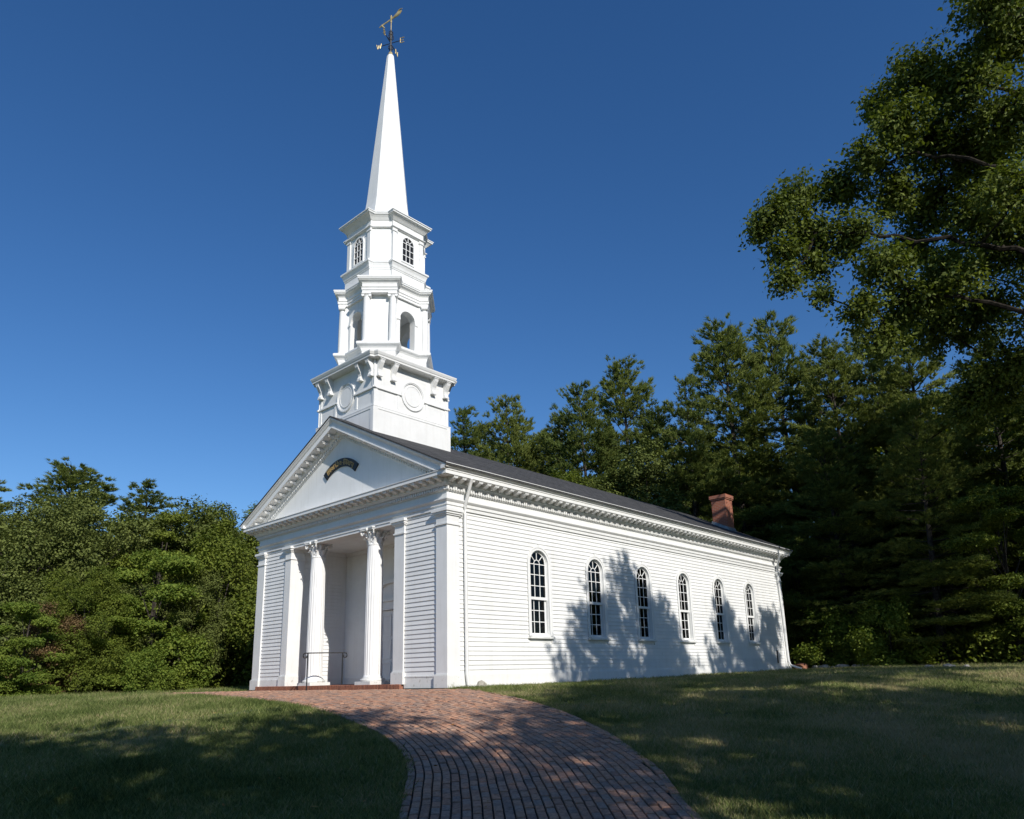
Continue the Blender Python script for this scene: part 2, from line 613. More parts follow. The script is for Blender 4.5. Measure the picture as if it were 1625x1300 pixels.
bricks = []
BL, BW, BH = .188, .085, .05
for row in range(0, 60):
    off = .052 + row * .1035
    T = np.gradient(LC, axis=0)
    T /= np.linalg.norm(T, axis=1)[:, None]
    nr = np.stack([T[:, 1], -T[:, 0]], 1)     # to the right of travel (towards the church side)
    for k_ in range(3):                        # soften the normals so that outer rows stay even
        nr = np.array([nr[max(0, i - 12):i + 13].mean(0) for i in range(len(nr))])
        nr /= np.linalg.norm(nr, axis=1)[:, None]
    C = LC + nr * off
    seg = np.linalg.norm(np.diff(C, axis=0), axis=1)
    L_ = np.concatenate([[0], np.cumsum(seg)])
    s0 = (row % 2) * .103 + random.uniform(-.02, .02)
    while s0 < L_[-1]:
        x = np.interp(s0, L_, C[:, 0])
        y = np.interp(s0, L_, C[:, 1])
        x2 = np.interp(s0 + .05, L_, C[:, 0])
        y2 = np.interp(s0 + .05, L_, C[:, 1])
        a = math.atan2(y2 - y, x2 - x)
        bricks.append((x, y, a))
        s0 += .2065 + random.uniform(-.002, .002)
bricks = np.array(bricks)
RT = np.gradient(RC, axis=0)
RT /= np.linalg.norm(RT, axis=1)[:, None]
RN = np.stack([-RT[:, 1], RT[:, 0]], 1)           # towards the middle of the path
RIN = RC + RN * .085
INNER = np.concatenate([LC, np.array([(-12.0, -1.6), (-10.4, -.9), (-9.7, -.06)]), RIN[::-1]])
ok = inside(INNER, bricks[:, 0], bricks[:, 1]) & ~((bricks[:, 0] < -.1) & (bricks[:, 1] > -.12))
bricks = bricks[ok]
edge = []
C = RC + RN * .053
L_ = np.concatenate([[0], np.cumsum(np.linalg.norm(np.diff(C, axis=0), axis=1))])
s0 = .05
while s0 < L_[-1] - .1:
    x, y = np.interp(s0, L_, C[:, 0]), np.interp(s0, L_, C[:, 1])
    x2, y2 = np.interp(s0 + .05, L_, C[:, 0]), np.interp(s0 + .05, L_, C[:, 1])
    edge.append((x, y, math.atan2(y2 - y, x2 - x)))
    s0 += .2065
bricks = np.column_stack([bricks, np.zeros(len(bricks))])
bricks = np.concatenate([bricks, np.column_stack([np.array(edge), np.full(len(edge), .007)])])
dist = np.hypot(bricks[:, 0] - CAMP[0], bricks[:, 1] - CAMP[1])
ahead = ((bricks[:, 0] - CAMP[0]) * fwd.x + (bricks[:, 1] - CAMP[1]) * fwd.y) / math.hypot(fwd.x, fwd.y)
vis = ahead > 7.2
bricks, dist, vis = bricks[vis], dist[vis], ahead[vis]
order = np.argsort(vis)
bricks = bricks[order]


def brick_verts(l, w, h, ch=.006):
    x, y = l / 2, w / 2
    return [(-x, -y, -h), (x, -y, -h), (x, y, -h), (-x, y, -h), (-x, -y, -ch), (x, -y, -ch), (x, y, -ch), (-x, y, -ch),
            (-x + ch, -y + ch, 0), (x - ch, -y + ch, 0), (x - ch, y - ch, 0), (-x + ch, y - ch, 0)]


BF = [(0, 1, 5, 4), (1, 2, 6, 5), (2, 3, 7, 6), (3, 0, 4, 7), (4, 5, 9, 8), (5, 6, 10, 9), (6, 7, 11, 10), (7, 4, 8, 11), (8, 9, 10, 11)]
brick_meshes = []
for k in range(4):
    mb = MB()
    mb.add([(x + random.uniform(-.002, .002), y + random.uniform(-.002, .002), z) for x, y, z in brick_verts(BL + random.uniform(-.004, .002), BW + random.uniform(-.003, .002), BH)], BF)
    me = mb.mesh('brick')
    fix_normals(me)
    me.materials.append(M['paver'])
    brick_meshes.append(me)


def slope_at(x, y):
    e = .1
    return ((float(ground(x + e, y)) - float(ground(x - e, y))) / (2 * e), (float(ground(x, y + e)) - float(ground(x, y - e))) / (2 * e))


rest = MB()
for i, (x, y, a, lift) in enumerate(bricks):
    gx, gy = slope_at(x, y)
    up_ = Vector((-gx + random.gauss(0, .012), -gy + random.gauss(0, .012), 1)).normalized()
    t_ = Vector((math.cos(a + random.gauss(0, .012)), math.sin(a), 0))
    t_ = (t_ - up_ * t_.dot(up_)).normalized()
    s_ = up_.cross(t_)
    z = float(ground(x, y)) + .052 + lift + random.gauss(0, .003) - (.008 if random.random() < .05 else 0) + .006 * math.sin(x * 2.1) * math.cos(y * 1.7)
    mw = Matrix((t_, s_, up_)).transposed().to_4x4()
    mw.translation = Vector((x, y, z))
    if i < 300:
        o = bpy.data.objects.new('brick', brick_meshes[i % 4])
        COL.objects.link(o)
        o.parent = path
        o.matrix_world = mw
    else:
        rest.add([mw @ Vector(p) for p in brick_verts(BL + random.uniform(-.004, .002), BW, .03)], BF)
obj('paving', rest, M['paver'], path, kind='stuff')

sxs, sys_ = np.array([-.05, .1, .2, .3, .4]), np.arange(.5, 9.6, .25)
me = grid_mesh('soil_strip', sxs, sys_, lambda X, Y: ground(X, Y) + .030 - .02 * (X > .35) * 1.0 - .03 * (Y > 9.2))
M['soil'] = noisy('sandy soil', (.16, .125, .085), (.42, .34, .24), scale=5, rough=.95, bump=.8, bscale=50)
obj('soil_strip', me, M['soil'], kind='structure')

# ================================================================== CHURCH
W, LEN = 9.58, 20.64
church = thing('church', 'white clapboard church with tall steeple and columned porch at the end of the brick path', 'church')
P = lambda name, mb, m='white', parent=church, **k: obj(name, mb, M[m], parent, **k)

SIDE = lambda cy, x0=0.0: (lambda u, d, z: (x0 - d, cy + u, z))        # right flank, depth inwards
FRONT = lambda cx_, y0=0.0: (lambda u, d, z: (cx_ + u, y0 + d, z))     # facade
LSIDE = lambda cy: (lambda u, d, z: (-W + d, cy - u, z))

WY = [3.606 + 2.737 * i for i in range(6)]
HW, HO = .40, .50
ZS, ZSP = 1.24, 3.37


def arch(hw, z0, zs, n=14, r=None):
    pts = [(-hw, z0), (hw, z0)]
    for i in range(n + 1):
        a = math.pi * i / n
        pts.append((hw * math.cos(a), zs + (r or hw) * math.sin(a)))
    return pts


# walls behind the siding (with window openings), floor and ceiling
wl = MB()
for xa, xb in ((-.22, -.062), (-W + .062, -W + .22)):
    ylist = [0.2] + [w + s * .44 for w in (WY if xa > -1 else WY[3:5]) for s in (-1, 1)] + [LEN - .1]
    wl.box(xa, xb, .2, LEN - .1, 0, 1.26)
    wl.box(xa, xb, .2, LEN - .1, 3.83, 5.0)
    for k in range(0, len(ylist), 2):
        wl.box(xa, xb, ylist[k], ylist[k + 1], 1.26, 3.83)
wl.box(-W + .062, -7.56, .062, .2, 0, 4.9)
wl.box(-2.06, -.062, .062, .2, 0, 4.9)
wl.box(-7.60, -7.54, .2, 2.30, .1, 4.9)       # porch side walls
wl.box(-2.08, -2.02, .2, 2.30, .1, 4.9)
wl.box(-7.54, -2.08, 2.17, 2.30, .1, 4.9)
wl.box(-W + .062, -.062, LEN - .2, LEN - .06, 0, 5.2)
P('wall', wl, 'white')
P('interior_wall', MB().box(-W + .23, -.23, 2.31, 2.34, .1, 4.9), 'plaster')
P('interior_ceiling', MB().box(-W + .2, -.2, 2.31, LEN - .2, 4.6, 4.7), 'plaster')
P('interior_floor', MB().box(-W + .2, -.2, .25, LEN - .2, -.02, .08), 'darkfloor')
P('foundation', MB().box(-W + .05, -.045, .05, LEN - .05, -.35, 0.0), 'concrete')

# clapboards: each board between two windows is a piece of its own
EXPO = .118


def board(mb, a0, b0, a1, b1, z, mpf, thick=.028):
    """from a0..b0 along its lower edge, a1..b1 along its upper edge"""
    v = []
    for u0, u1 in ((a0, a1), (b0, b1)):
        v += [mpf(u0, .0, z), mpf(u0, -thick, z), mpf(u1, -.007, z + EXPO), mpf(u1, .0, z + EXPO)]
    mb.add(v, [(0, 1, 2, 3), (7, 6, 5, 4), (0, 4, 5, 1), (1, 5, 6, 2), (2, 6, 7, 3), (3, 7, 4, 0)])
    return mb


def halfw(z):
    if z <= ZSP: return HO - .015 if z > ZS - .10 else 0
    return math.sqrt(max(0, HO ** 2 - (z - ZSP) ** 2)) - .006 if z - ZSP < HO - .002 else 0


inner = MB()
for k in range(36):
    z = .30 + EXPO * k
    if z + EXPO > 4.56: break
    w0, w1 = halfw(z + .02), halfw(z + EXPO)
    f1 = lambda u, d, zz: (-.06 - d, u, zz)
    f2 = lambda u, d, zz: (u, .06 + d, zz)
    if w0 > .0:
        ends = [(.41, .41)] + [e for c in WY for e in ((c - w0, c - w1), (c + w0, c + w1))] + [(LEN - .42, LEN - .42)]
        for i in range(0, len(ends), 2):
            P('clapboard', board(MB(), ends[i][0], ends[i + 1][0], ends[i][1], ends[i + 1][1], z, f1))
    else:
        cut = 6.5 + 7.3 * ((k * .37) % 1)
        for a, b_ in ((.41, cut), (cut + .003, LEN - .42)):
            P('clapboard', board(MB(), a, b_, a, b_, z, f1))
    P('clapboard', board(MB(), -W + .42, -7.82, -W + .42, -7.82, z, f2))
    P('clapboard', board(MB(), -1.70, -.41, -1.70, -.41, z, f2))
    if z + EXPO < 4.42:
        board(inner, .52, 2.16, .52, 2.16, z, lambda u, d, zz: (-7.54 - d, u, zz))
        for a, b_ in ((-7.52, -5.78), (-3.84, -2.1)):
            board(inner, a, b_, a, b_, z, lambda u, d, zz: (u, 2.17 + d, zz))
P('porch_clapboards', inner, 'white', kind='stuff')
P('baseboard', MB().box(-.06, -.025, .41, LEN - .42, .0, .30), 'white')
P('baseboard', MB().box(-1.70, -.42, .025, .06, .0, .30).box(-.06 - 1.64, -.43, .015, .05, .27, .298), 'white_worn')
P('baseboard', MB().box(-W + .42, -7.83, .025, .06, .1, .30), 'white_worn')
P('baseboard', MB().box(-7.54, -7.50, .52, 2.17, .1, .30).box(-7.5, -5.78, 2.13, 2.165, .1, .30).box(-3.84, -2.1, 2.13, 2.165, .1, .3))


# pilasters: shaft, plinth and cap
def pilaster(x0, x1, y0, y1, zb=0.0, ztop=4.5, faces='all'):
    t = P('pilaster', MB().box(x0, x1, y0, y1, zb + .33, ztop - .42), 'white')
    o = .04
    P('plinth', MB().box(x0 - o, x1 + o, y0 - o, y1 + o, zb, zb + .30).box(x0 - o * .5, x1 + o * .5, y0 - o * .5, y1 + o * .5, zb + .30, zb + .33), 'white_worn', t)
    c = MB()
    for za, zc, off in ((-.42, -.38, .03), (-.38, -.17, .0), (-.17, -.13, .035), (-.13, -.075, .065), (-.075, -.002, .095)):
        c.box(x0 - off, x1 + off, y0 - off, y1 + off, ztop + za, ztop + zc)
    P('cap', c, 'white', t)
    return t


pilaster(-.42, 0, 0, .43)
pilaster(-W, -W + .44, 0, .43)
pilaster(-.42, 0, LEN - .43, LEN)
pilaster(-W, -W + .44, LEN - .43, LEN)
pilaster(-7.82, -7.48, 0, .50, zb=.1)
pilaster(-2.14, -1.72, 0, .50, zb=.1)


# entablature: profile swept round the body
def sweep_rect(prof, x0, x1, y0, y1, mb):
    """prof: (out, z) closed; ring round the rectangle, mitred"""
    rings = []
    for (sx_, sy_) in ((1, -1), (1, 1), (-1, 1), (-1, -1)):
        X = x1 if sx_ > 0 else x0
        Y = y1 if sy_ > 0 else y0
        rings.append([(X + sx_ * o, Y + sy_ * o, z) for o, z in prof])
    rings.append(rings[0])
    return mb.loft(rings, False, False)


BX = (-W, 0.0, 0.0, LEN)
P('architrave', sweep_rect([(-.3, 4.50), (.0, 4.50), (.0, 4.60), (.028, 4.60), (.028, 4.69), (.045, 4.69), (.085, 4.735), (.085, 4.765), (.0, 4.79), (-.3, 4.79)], *BX, MB()))
P('frieze', sweep_rect([(-.3, 4.79), (.0, 4.79), (.0, 4.965), (.03, 4.965), (.05, 4.99), (-.3, 4.99)], *BX, MB()))
P('bed_moulding', sweep_rect([(-.3, 4.99), (.05, 4.99), (.05, 5.085), (.11, 5.085), (.135, 5.13), (.15, 5.14), (.15, 5.275), (-.3, 5.275)], *BX, MB()))
P('corona', sweep_rect([(-.3, 5.275), (.15, 5.275), (.385, 5.275), (.385, 5.29), (.41, 5.285), (.41, 5.375), (.43, 5.385), (.43, 5.40), (.02, 5.44), (-.3, 5.44)], *BX, MB()))

dent = MB()
dy = .092
n = int((LEN + .1) / dy)
for k in range(n): dent.box(.05, .095, -.05 + k * dy, -.05 + k * dy + .052, 4.995, 5.075)
n = int((W + .1) / dy)
for k in range(n): dent.box(-W - .05 + k * dy, -W - .05 + k * dy + .052, -.095, -.05, 4.995, 5.075)
P('dentils', dent, 'white', kind='stuff')

# modillions: scrolled blocks under the corona
mm = MB()
prof = [(.0, 0), (.0, -.10), (.05, -.105), (.10, -.075), (.16, -.055), (.20, -.065), (.225, -.045), (.225, 0)]
mm.loft([[(x, -.068, z) for x, z in prof], [(x, .068, z) for x, z in prof]])
mm.box(0, .235, -.078, .078, -.018, -.001)
modil = mm.mesh('modillion')
fix_normals(modil)
modil.materials.append(M['white'])


def put(me_, name, loc, rz=0, rx=0, parent=church, extra=None):
    o = bpy.data.objects.new(name, me_)
    COL.objects.link(o)
    o.parent = parent
    mw = Matrix.Translation(loc) @ Matrix.Rotation(rz, 4, 'Z')
    if extra is not None: mw = mw @ extra
    o.matrix_world = mw
    return o


k = 0
y = -.02
while y < LEN + .2:
    put(modil, 'modillion', (.151, y, 5.273), 0)
    y += .305
x = -.02
while x > -W - .2:
    put(modil, 'modillion', (x, -.151, 5.273), -math.pi / 2)
    x -= .305

# gutters along both eaves
for sx_, x0 in ((1, 0.0), (-1, -W)):
    prof = [(.30, 5.40), (.43, 5.40), (.44, 5.43), (.48, 5.45), (.515, 5.50), (.53, 5.51), (.53, 5.535), (.50, 5.535), (.48, 5.50), (.30, 5.50)]
    P('gutter', MB().loft([[(x0 + sx_ * o, -.487, z) for o, z in prof], [(x0 + sx_ * o, LEN + .50, z) for o, z in prof]]))

# roof
XR = -W / 2
ZR = 8.16
EX = 5.30            # half span to the eave
SL = (ZR - 5.53) / EX
rf = MB()
rf.add([(XR, -.50, ZR), (XR + EX + .02, -.50, ZR - SL * (EX + .02)), (XR + EX + .02, LEN + .52, ZR - SL * (EX + .02)), (XR, LEN + .52, ZR),
        (XR - EX - .02, -.50, ZR - SL * (EX + .02)), (XR - EX - .02, LEN + .52, ZR - SL * (EX + .02)),
        (XR, -.50, ZR - .045), (XR + EX + .02, -.50, ZR - SL * (EX + .02) - .045), (XR + EX + .02, LEN + .52, ZR - SL * (EX + .02) - .045), (XR, LEN + .52, ZR - .045),
        (XR - EX - .02, -.50, ZR - SL * (EX + .02) - .045), (XR - EX - .02, LEN + .52, ZR - SL * (EX + .02) - .045)],
       [(0, 1, 2, 3), (0, 3, 5, 4), (6, 9, 8, 7), (6, 10, 11, 9), (0, 6, 7, 1), (0, 4, 10, 6), (1, 7, 8, 2), (4, 5, 11, 10), (3, 2, 8, 9), (3, 9, 11, 5)])
roof = P('roof', rf, 'roof')

# pediment: tympanum and raking cornice, front (and plain gable behind)
tz = lambda x: ZR - SL * abs(x - XR)
P('tympanum', MB().loft([[(-W + .0, 0.0, 5.30), (0, 0.0, 5.30), (XR, 0.0, 8.0)], [(-W + .0, .12, 5.30), (0, .12, 5.30), (XR, .12, 8.0)]]))
P('gable_wall', MB().loft([[(-W + .0, LEN - .12, 5.30), (0, LEN - .12, 5.30), (XR, LEN - .12, 8.0)], [(-W, LEN, 5.30), (0, LEN, 5.30), (XR, LEN, 8.0)]]))


def rake(prof, y_face, sgn_y=-1):
    """prof (out, h below the roof plane), two mitred arms"""
    mb = MB()
    for sg in (1, -1):
        # every arris runs down until it meets the top of the level cornice
        xe = [XR + sg * min(EX - .02, (ZR - .047 + h - 5.43) / SL) for o, h in prof]
        rings = [[(XR, y_face + sgn_y * o, ZR - .047 + h) for o, h in prof], [(x_, y_face + sgn_y * o, tz(x_) - .047 + h) for (o, h), x_ in zip(prof, xe)]]
        mb.loft(rings)
    return mb


cr = [(-.1, 0), (.485, 0), (.485, -.035), (.455, -.06), (.43, -.105), (.415, -.12), (.40, -.125), (.40, -.285), (.425, -.29), (.425, -.325), (.37, -.325), (.37, -.31), (-.1, -.31)]
P('raking_cornice', rake(cr, 0.0))
P('raking_cornice', rake(cr, LEN, 1))
P('raking_bed_moulding', rake([(-.05, -.31), (.14, -.31), (.14, -.42), (.12, -.435), (.10, -.46), (.05, -.465), (.05, -.545), (.03, -.57), (-.05, -.57)], 0.0))
rd = MB()
for sg in (1, -1):
    for k in range(int(4.9 / .105)):
        xa = XR + sg * (.12 + k * .105)
        if tz(xa) - .62 < 5.42: break
        xb = xa + sg * .058
        rd.loft([[(xa, -.05, tz(xa) - .515), (xb, -.05, tz(xb) - .515), (xb, -.05, tz(xb) - .59), (xa, -.05, tz(xa) - .59)], [(xa, -.095, tz(xa) - .515), (xb, -.095, tz(xb) - .515), (xb, -.095, tz(xb) - .59), (xa, -.095, tz(xa) - .59)]])
P('dentils', rd, 'white', kind='stuff')
for sg in (1, -1):
    for k in range(15):
        xa = XR + sg * (.28 + k * .305)
        if tz(xa) - .47 < 5.42: break
        shear = Matrix(((1, 0, 0, 0), (0, 1, 0, 0), (0, sg * SL if False else 0, 1, 0), (0, 0, 0, 1)))
        o = put(modil, 'modillion', (xa, -.141, tz(xa) - .047 - .312), -math.pi / 2, extra=Matrix.Rotation(-math.atan(SL) * sg * -1, 4, 'X') if False else Matrix.Rotation(math.atan(SL) * sg * -1 * -1, 4, 'X'))

# porch: floor step, ceiling, columns, door
pf = P('porch_floor', MB().box(-9.13, -1.75, -.03, 2.16, -.35, .02), 'mortar')
PFM = []
mbk = MB()
mbk.add([(x * .92 * 1.0, y, z) for x, y, z in brick_verts(.062, .13, .14)], BF)
me_step = mbk.mesh('brick')
fix_normals(me_step)
me_step.materials.append(M['stepbrick'])
# header bricks on edge along the step nosing
x = -9.10
while x < -1.76:
    put(me_step, 'brick', (x + random.uniform(-.001, .001), -.035 + random.uniform(-.003, .003), .105 + random.uniform(-.002, .002)), 0, parent=pf)
    x += .0705
pl = MB()
yy = .04
r_ = 0
while yy < 2.1:
    x = -7.5 + (r_ % 2) * .1
    while x < -2.15:
        mw = Matrix.Translation((x + .1, yy + .05, .100))
        pl.add([mw @ Vector(p) for p in brick_verts(.196, .092, .08)], BF)
        x += .206
    yy += .103
    r_ += 1
pl.box(-9.1, -7.5, .03, .06, .0, .0999)
P('paving', pl, 'stepbrick', pf, kind='stuff')
low = MB()
xx = -9.10
while xx < -1.9:
    low.box(xx, xx + .196, -.075, -.035, -.13, -.042)
    xx += .206
P('bricks', low, 'stepbrick', pf, kind='stuff')

P('porch_ceiling', MB().box(-7.54, -2.08, .3, 2.17, 4.46, 4.49).box(-7.54, -7.46, .5, 2.17, 4.36, 4.459).box(-7.46, -2.08, 2.08, 2.168, 4.36, 4.459))
P('porch_beam', MB().box(-7.48, -2.14, .02, .50, 4.42, 4.498))


def acanthus_cap(mb, cx_, cy_, z0, r):
    """bell, two tiers of curling leaves, corner volutes and concave abacus"""
    mb.lathe(cx_, cy_, [(r * .98, z0), (r * 1.04, z0 + .02), (r * .98, z0 + .05), (r * .95, z0 + .2), (r * 1.05, z0 + .36), (r * 1.22, z0 + .42)], 20)
    for tier, (za, h, out, nn, ph) in enumerate(((.03, .19, .075, 8, 0), (.10, .26, .10, 8, math.pi / 8))):
        for k in range(nn):
            a = 2 * math.pi * k / nn + ph
            ca, sa = math.cos(a), math.sin(a)
            prof_ = [(r * .97, za, .055), (r * 1.06, za + h * .45, .065), (r * 1.08 + out * .45, za + h * .85, .055), (r * 1.08 + out, za + h, .035), (r * 1.1 + out * 1.15, za + h * .86, .012)]
            rings = []
            for rr, zz, hw in prof_:
                th = .018
                rings.append([(cx_ + rr * ca - sa * q * hw + ca * t * th * (1 - .5 * abs(q)), cy_ + rr * sa + ca * q * hw + sa * t * th * (1 - .5 * abs(q)), z0 + zz) for q, t in ((-1, 0), (0, -1), (1, 0), (0, 1.3))])
            mb.loft(rings)
    for k in range(4):
        a = math.pi / 4 + k * math.pi / 2
        ca, sa = math.cos(a), math.sin(a)
        pts, rad = [], []
        for i in range(15):
            t = i / 14
            if t < .4:
                rr = r * 1.0 + .16 * (t / .4)
                zz = .24 + .17 * (t / .4)
            else:
                u = (t - .4) / .6 * 2 * math.pi * 1.2
                q = .055 * (1 - .6 * (t - .4) / .6)
                rr = r + .165 + q * math.sin(u) * .9
                zz = .41 - .055 + q * math.cos(u)
            pts.append((cx_ + rr * ca, cy_ + rr * sa, z0 + zz))
            rad.append(.024)
        mb.tube(pts, rad, 5)
    ab = []
    for k in range(4):
        a = math.pi / 4 + k * math.pi / 2
        for da in (-.09, .09):
            ab.append((a + da, r * 1.0 + .235))
        for f_ in (.3, .5, .7):
            ab.append((a + f_ * math.pi / 2, r + (.085 if f_ == .5 else .11)))
    ab.sort(key=lambda q: q[0])
    for (za, zc, e) in ((.43, .47, -.01), (.47, .50, .012)):
        mb.loft([[(cx_ + (rr + e) * math.cos(a), cy_ + (rr + e) * math.sin(a), z0 + za) for a, rr in ab], [(cx_ + (rr + e) * math.cos(a), cy_ + (rr + e) * math.sin(a), z0 + zc) for a, rr in ab]])
    for k in range(4):
        a = k * math.pi / 2
        mb.lathe(cx_ + (r + .10) * math.cos(a), cy_ + (r + .10) * math.sin(a), [(.01, z0 + .40), (.035, z0 + .43), (.035, z0 + .48), (.01, z0 + .505)], 8)


def column(cx_, cy_):
    t = P('column', None_mb(), 'white') if False else None
    sh = MB()
    rings = []
    NF = 20
    for (r, z) in ((.268, .31), (.256, .335), (.25, .36), (.25, 1.5), (.242, 2.6), (.228, 3.5), (.218, 3.98), (.232, 4.0), (.232, 4.02)):
        ring = []
        fl = .0 if z < .35 or z > 3.95 else .014
        for i in range(NF * 4):
            a = 2 * math.pi * i / (NF * 4)
            ph = (i % 4)
            d = fl * (0, .7, 1, .7)[ph]
            ring.append((cx_ + (r - d) * math.cos(a), cy_ + (r - d) * math.sin(a), z))
        rings.append(ring)
    sh.loft(rings)
    shaft = P('column', sh, 'white')
    bs = MB().box(cx_ - .35, cx_ + .35, cy_ - .35, cy_ + .35, .105, .195)
    bs.lathe(cx_, cy_, [(.33, .195), (.345, .215), (.348, .235), (.335, .262), (.30, .27), (.285, .28), (.29, .295), (.285, .31), (.26, .311)], 28)
    P('column_base', bs, 'white_worn', shaft)
    cp = MB()
    acanthus_cap(cp, cx_, cy_, 3.995, .215)
    P('capital', cp, 'white', shaft)


column(-6.36, .30)
column(-3.41, .30)

dr = MB()
DX = -4.81
door = P('door', MB().box(DX - .70, DX + .70, 2.12, 2.168, .12, 2.34), 'white')
for s_ in (-1, 1):
    for (za, zc) in ((.22, .75), (.85, 1.45), (1.55, 2.22)):
        q = MB()
        q.ring([(s_ * .36 - .24, za), (s_ * .36 + .24, za), (s_ * .36 + .24, zc), (s_ * .36 - .24, zc)], [(s_ * .36 - .20, za + .04), (s_ * .36 + .20, za + .04), (s_ * .36 + .20, zc - .04), (s_ * .36 - .20, zc - .04)], 2.095, 2.12, lambda u, d, z: (DX + u, d, z))
        P('panel', q, 'white', door)
P('door_knob', MB().lathe(DX + .08, 2.08, [(.0, 1.18), (.025, 1.19), (.03, 1.21), (.025, 1.23), (.0, 1.24)], 10), 'iron', door)
P('door_frame', MB().box(DX - .93, DX - .71, 2.04, 2.168, .1, 2.36).box(DX + .71, DX + .93, 2.04, 2.168, .1, 2.36).box(DX - .95, DX + .95, 2.02, 2.168, 2.36, 2.62).box(DX - 1.03, DX + 1.03, 1.95, 2.168, 2.62, 2.70), 'white', door)
q = MB()
q.ring([(-1.03, 2.70), (1.03, 2.70)] + [(1.03 * math.cos(math.pi * i / 12), 2.70 + .62 * math.sin(math.pi * i / 12)) for i in range(1, 12)], [(-.88, 2.72), (.88, 2.72)] + [(.88 * math.cos(math.pi * i / 12), 2.72 + .48 * math.sin(math.pi * i / 12)) for i in range(1, 12)], 1.97, 2.168, lambda u, d, z: (DX + u, d, z))
q.slab([(-.9, 2.705), (.9, 2.705)] + [(.9 * math.cos(math.pi * i / 12), 2.705 + .5 * math.sin(math.pi * i / 12)) for i in range(1, 12)], 2.10, 2.165, lambda u, d, z: (DX + u, d, z))
P('door_pediment', q, 'white', door)


# windows
def pane_outlines():
    """(u,z) outlines of the glass panes of one window"""
    out_low, out_up, out_arch = [], [], []
    g = .33
    us = [-.345, -.115, .115, .345]
    zl = [1.40, 1.72, 2.04, 2.36]
    zu = [2.42, 2.74, 3.06, 3.37]
    for i in range(3):
        for j in range(3):
            out_low.append([(us[i], zl[j]), (us[i + 1], zl[j]), (us[i + 1], zl[j + 1]), (us[i], zl[j + 1])])
            out_up.append([(us[i], zu[j]), (us[i + 1], zu[j]), (us[i + 1], zu[j + 1]), (us[i], zu[j + 1])])
    R_, r = .355, .125
    inner = [(r * math.cos(math.pi * k / 8), ZSP + r * math.sin(math.pi * k / 8)) for k in range(9)]
    out_arch.append(inner)
    cuts = [0, 45, 90, 135, 180]
    for a0, a1 in zip(cuts, cuts[1:]):
        o_ = [(R_ * math.cos(math.radians(a0 + (a1 - a0) * k / 5)), ZSP + R_ * math.sin(math.radians(a0 + (a1 - a0) * k / 5))) for k in range(6)]
        i_ = [(r * math.cos(math.radians(a0 + (a1 - a0) * k / 5)), ZSP + r * math.sin(math.radians(a0 + (a1 - a0) * k / 5))) for k in range(5, -1, -1)]
        out_arch.append(o_ + i_)
    return out_low, out_up, out_arch


def bar(mb, p, q, w, d0, d1, mp):
    (u0, z0), (u1, z1) = p, q
    L_ = math.hypot(u1 - u0, z1 - z0)
    nx, nz = -(z1 - z0) / L_ * w / 2, (u1 - u0) / L_ * w / 2
    mb.slab([(u0 - nx, z0 - nz), (u1 - nx, z1 - nz), (u1 + nx, z1 + nz), (u0 + nx, z0 + nz)], d0, d1, mp)


def arcbar(mb, r, a0, a1, w, d0, d1, mp, zc, n=8):
    A = [math.radians(a0 + (a1 - a0) * k / n) for k in range(n + 1)]
    o_ = [((r + w / 2) * math.cos(a), zc + (r + w / 2) * math.sin(a)) for a in A]
    i_ = [((r - w / 2) * math.cos(a), zc + (r - w / 2) * math.sin(a)) for a in A]
    for k in range(n):
        mb.slab([i_[k], o_[k], o_[k + 1], i_[k + 1]], d0, d1, mp)


GLASS = {}


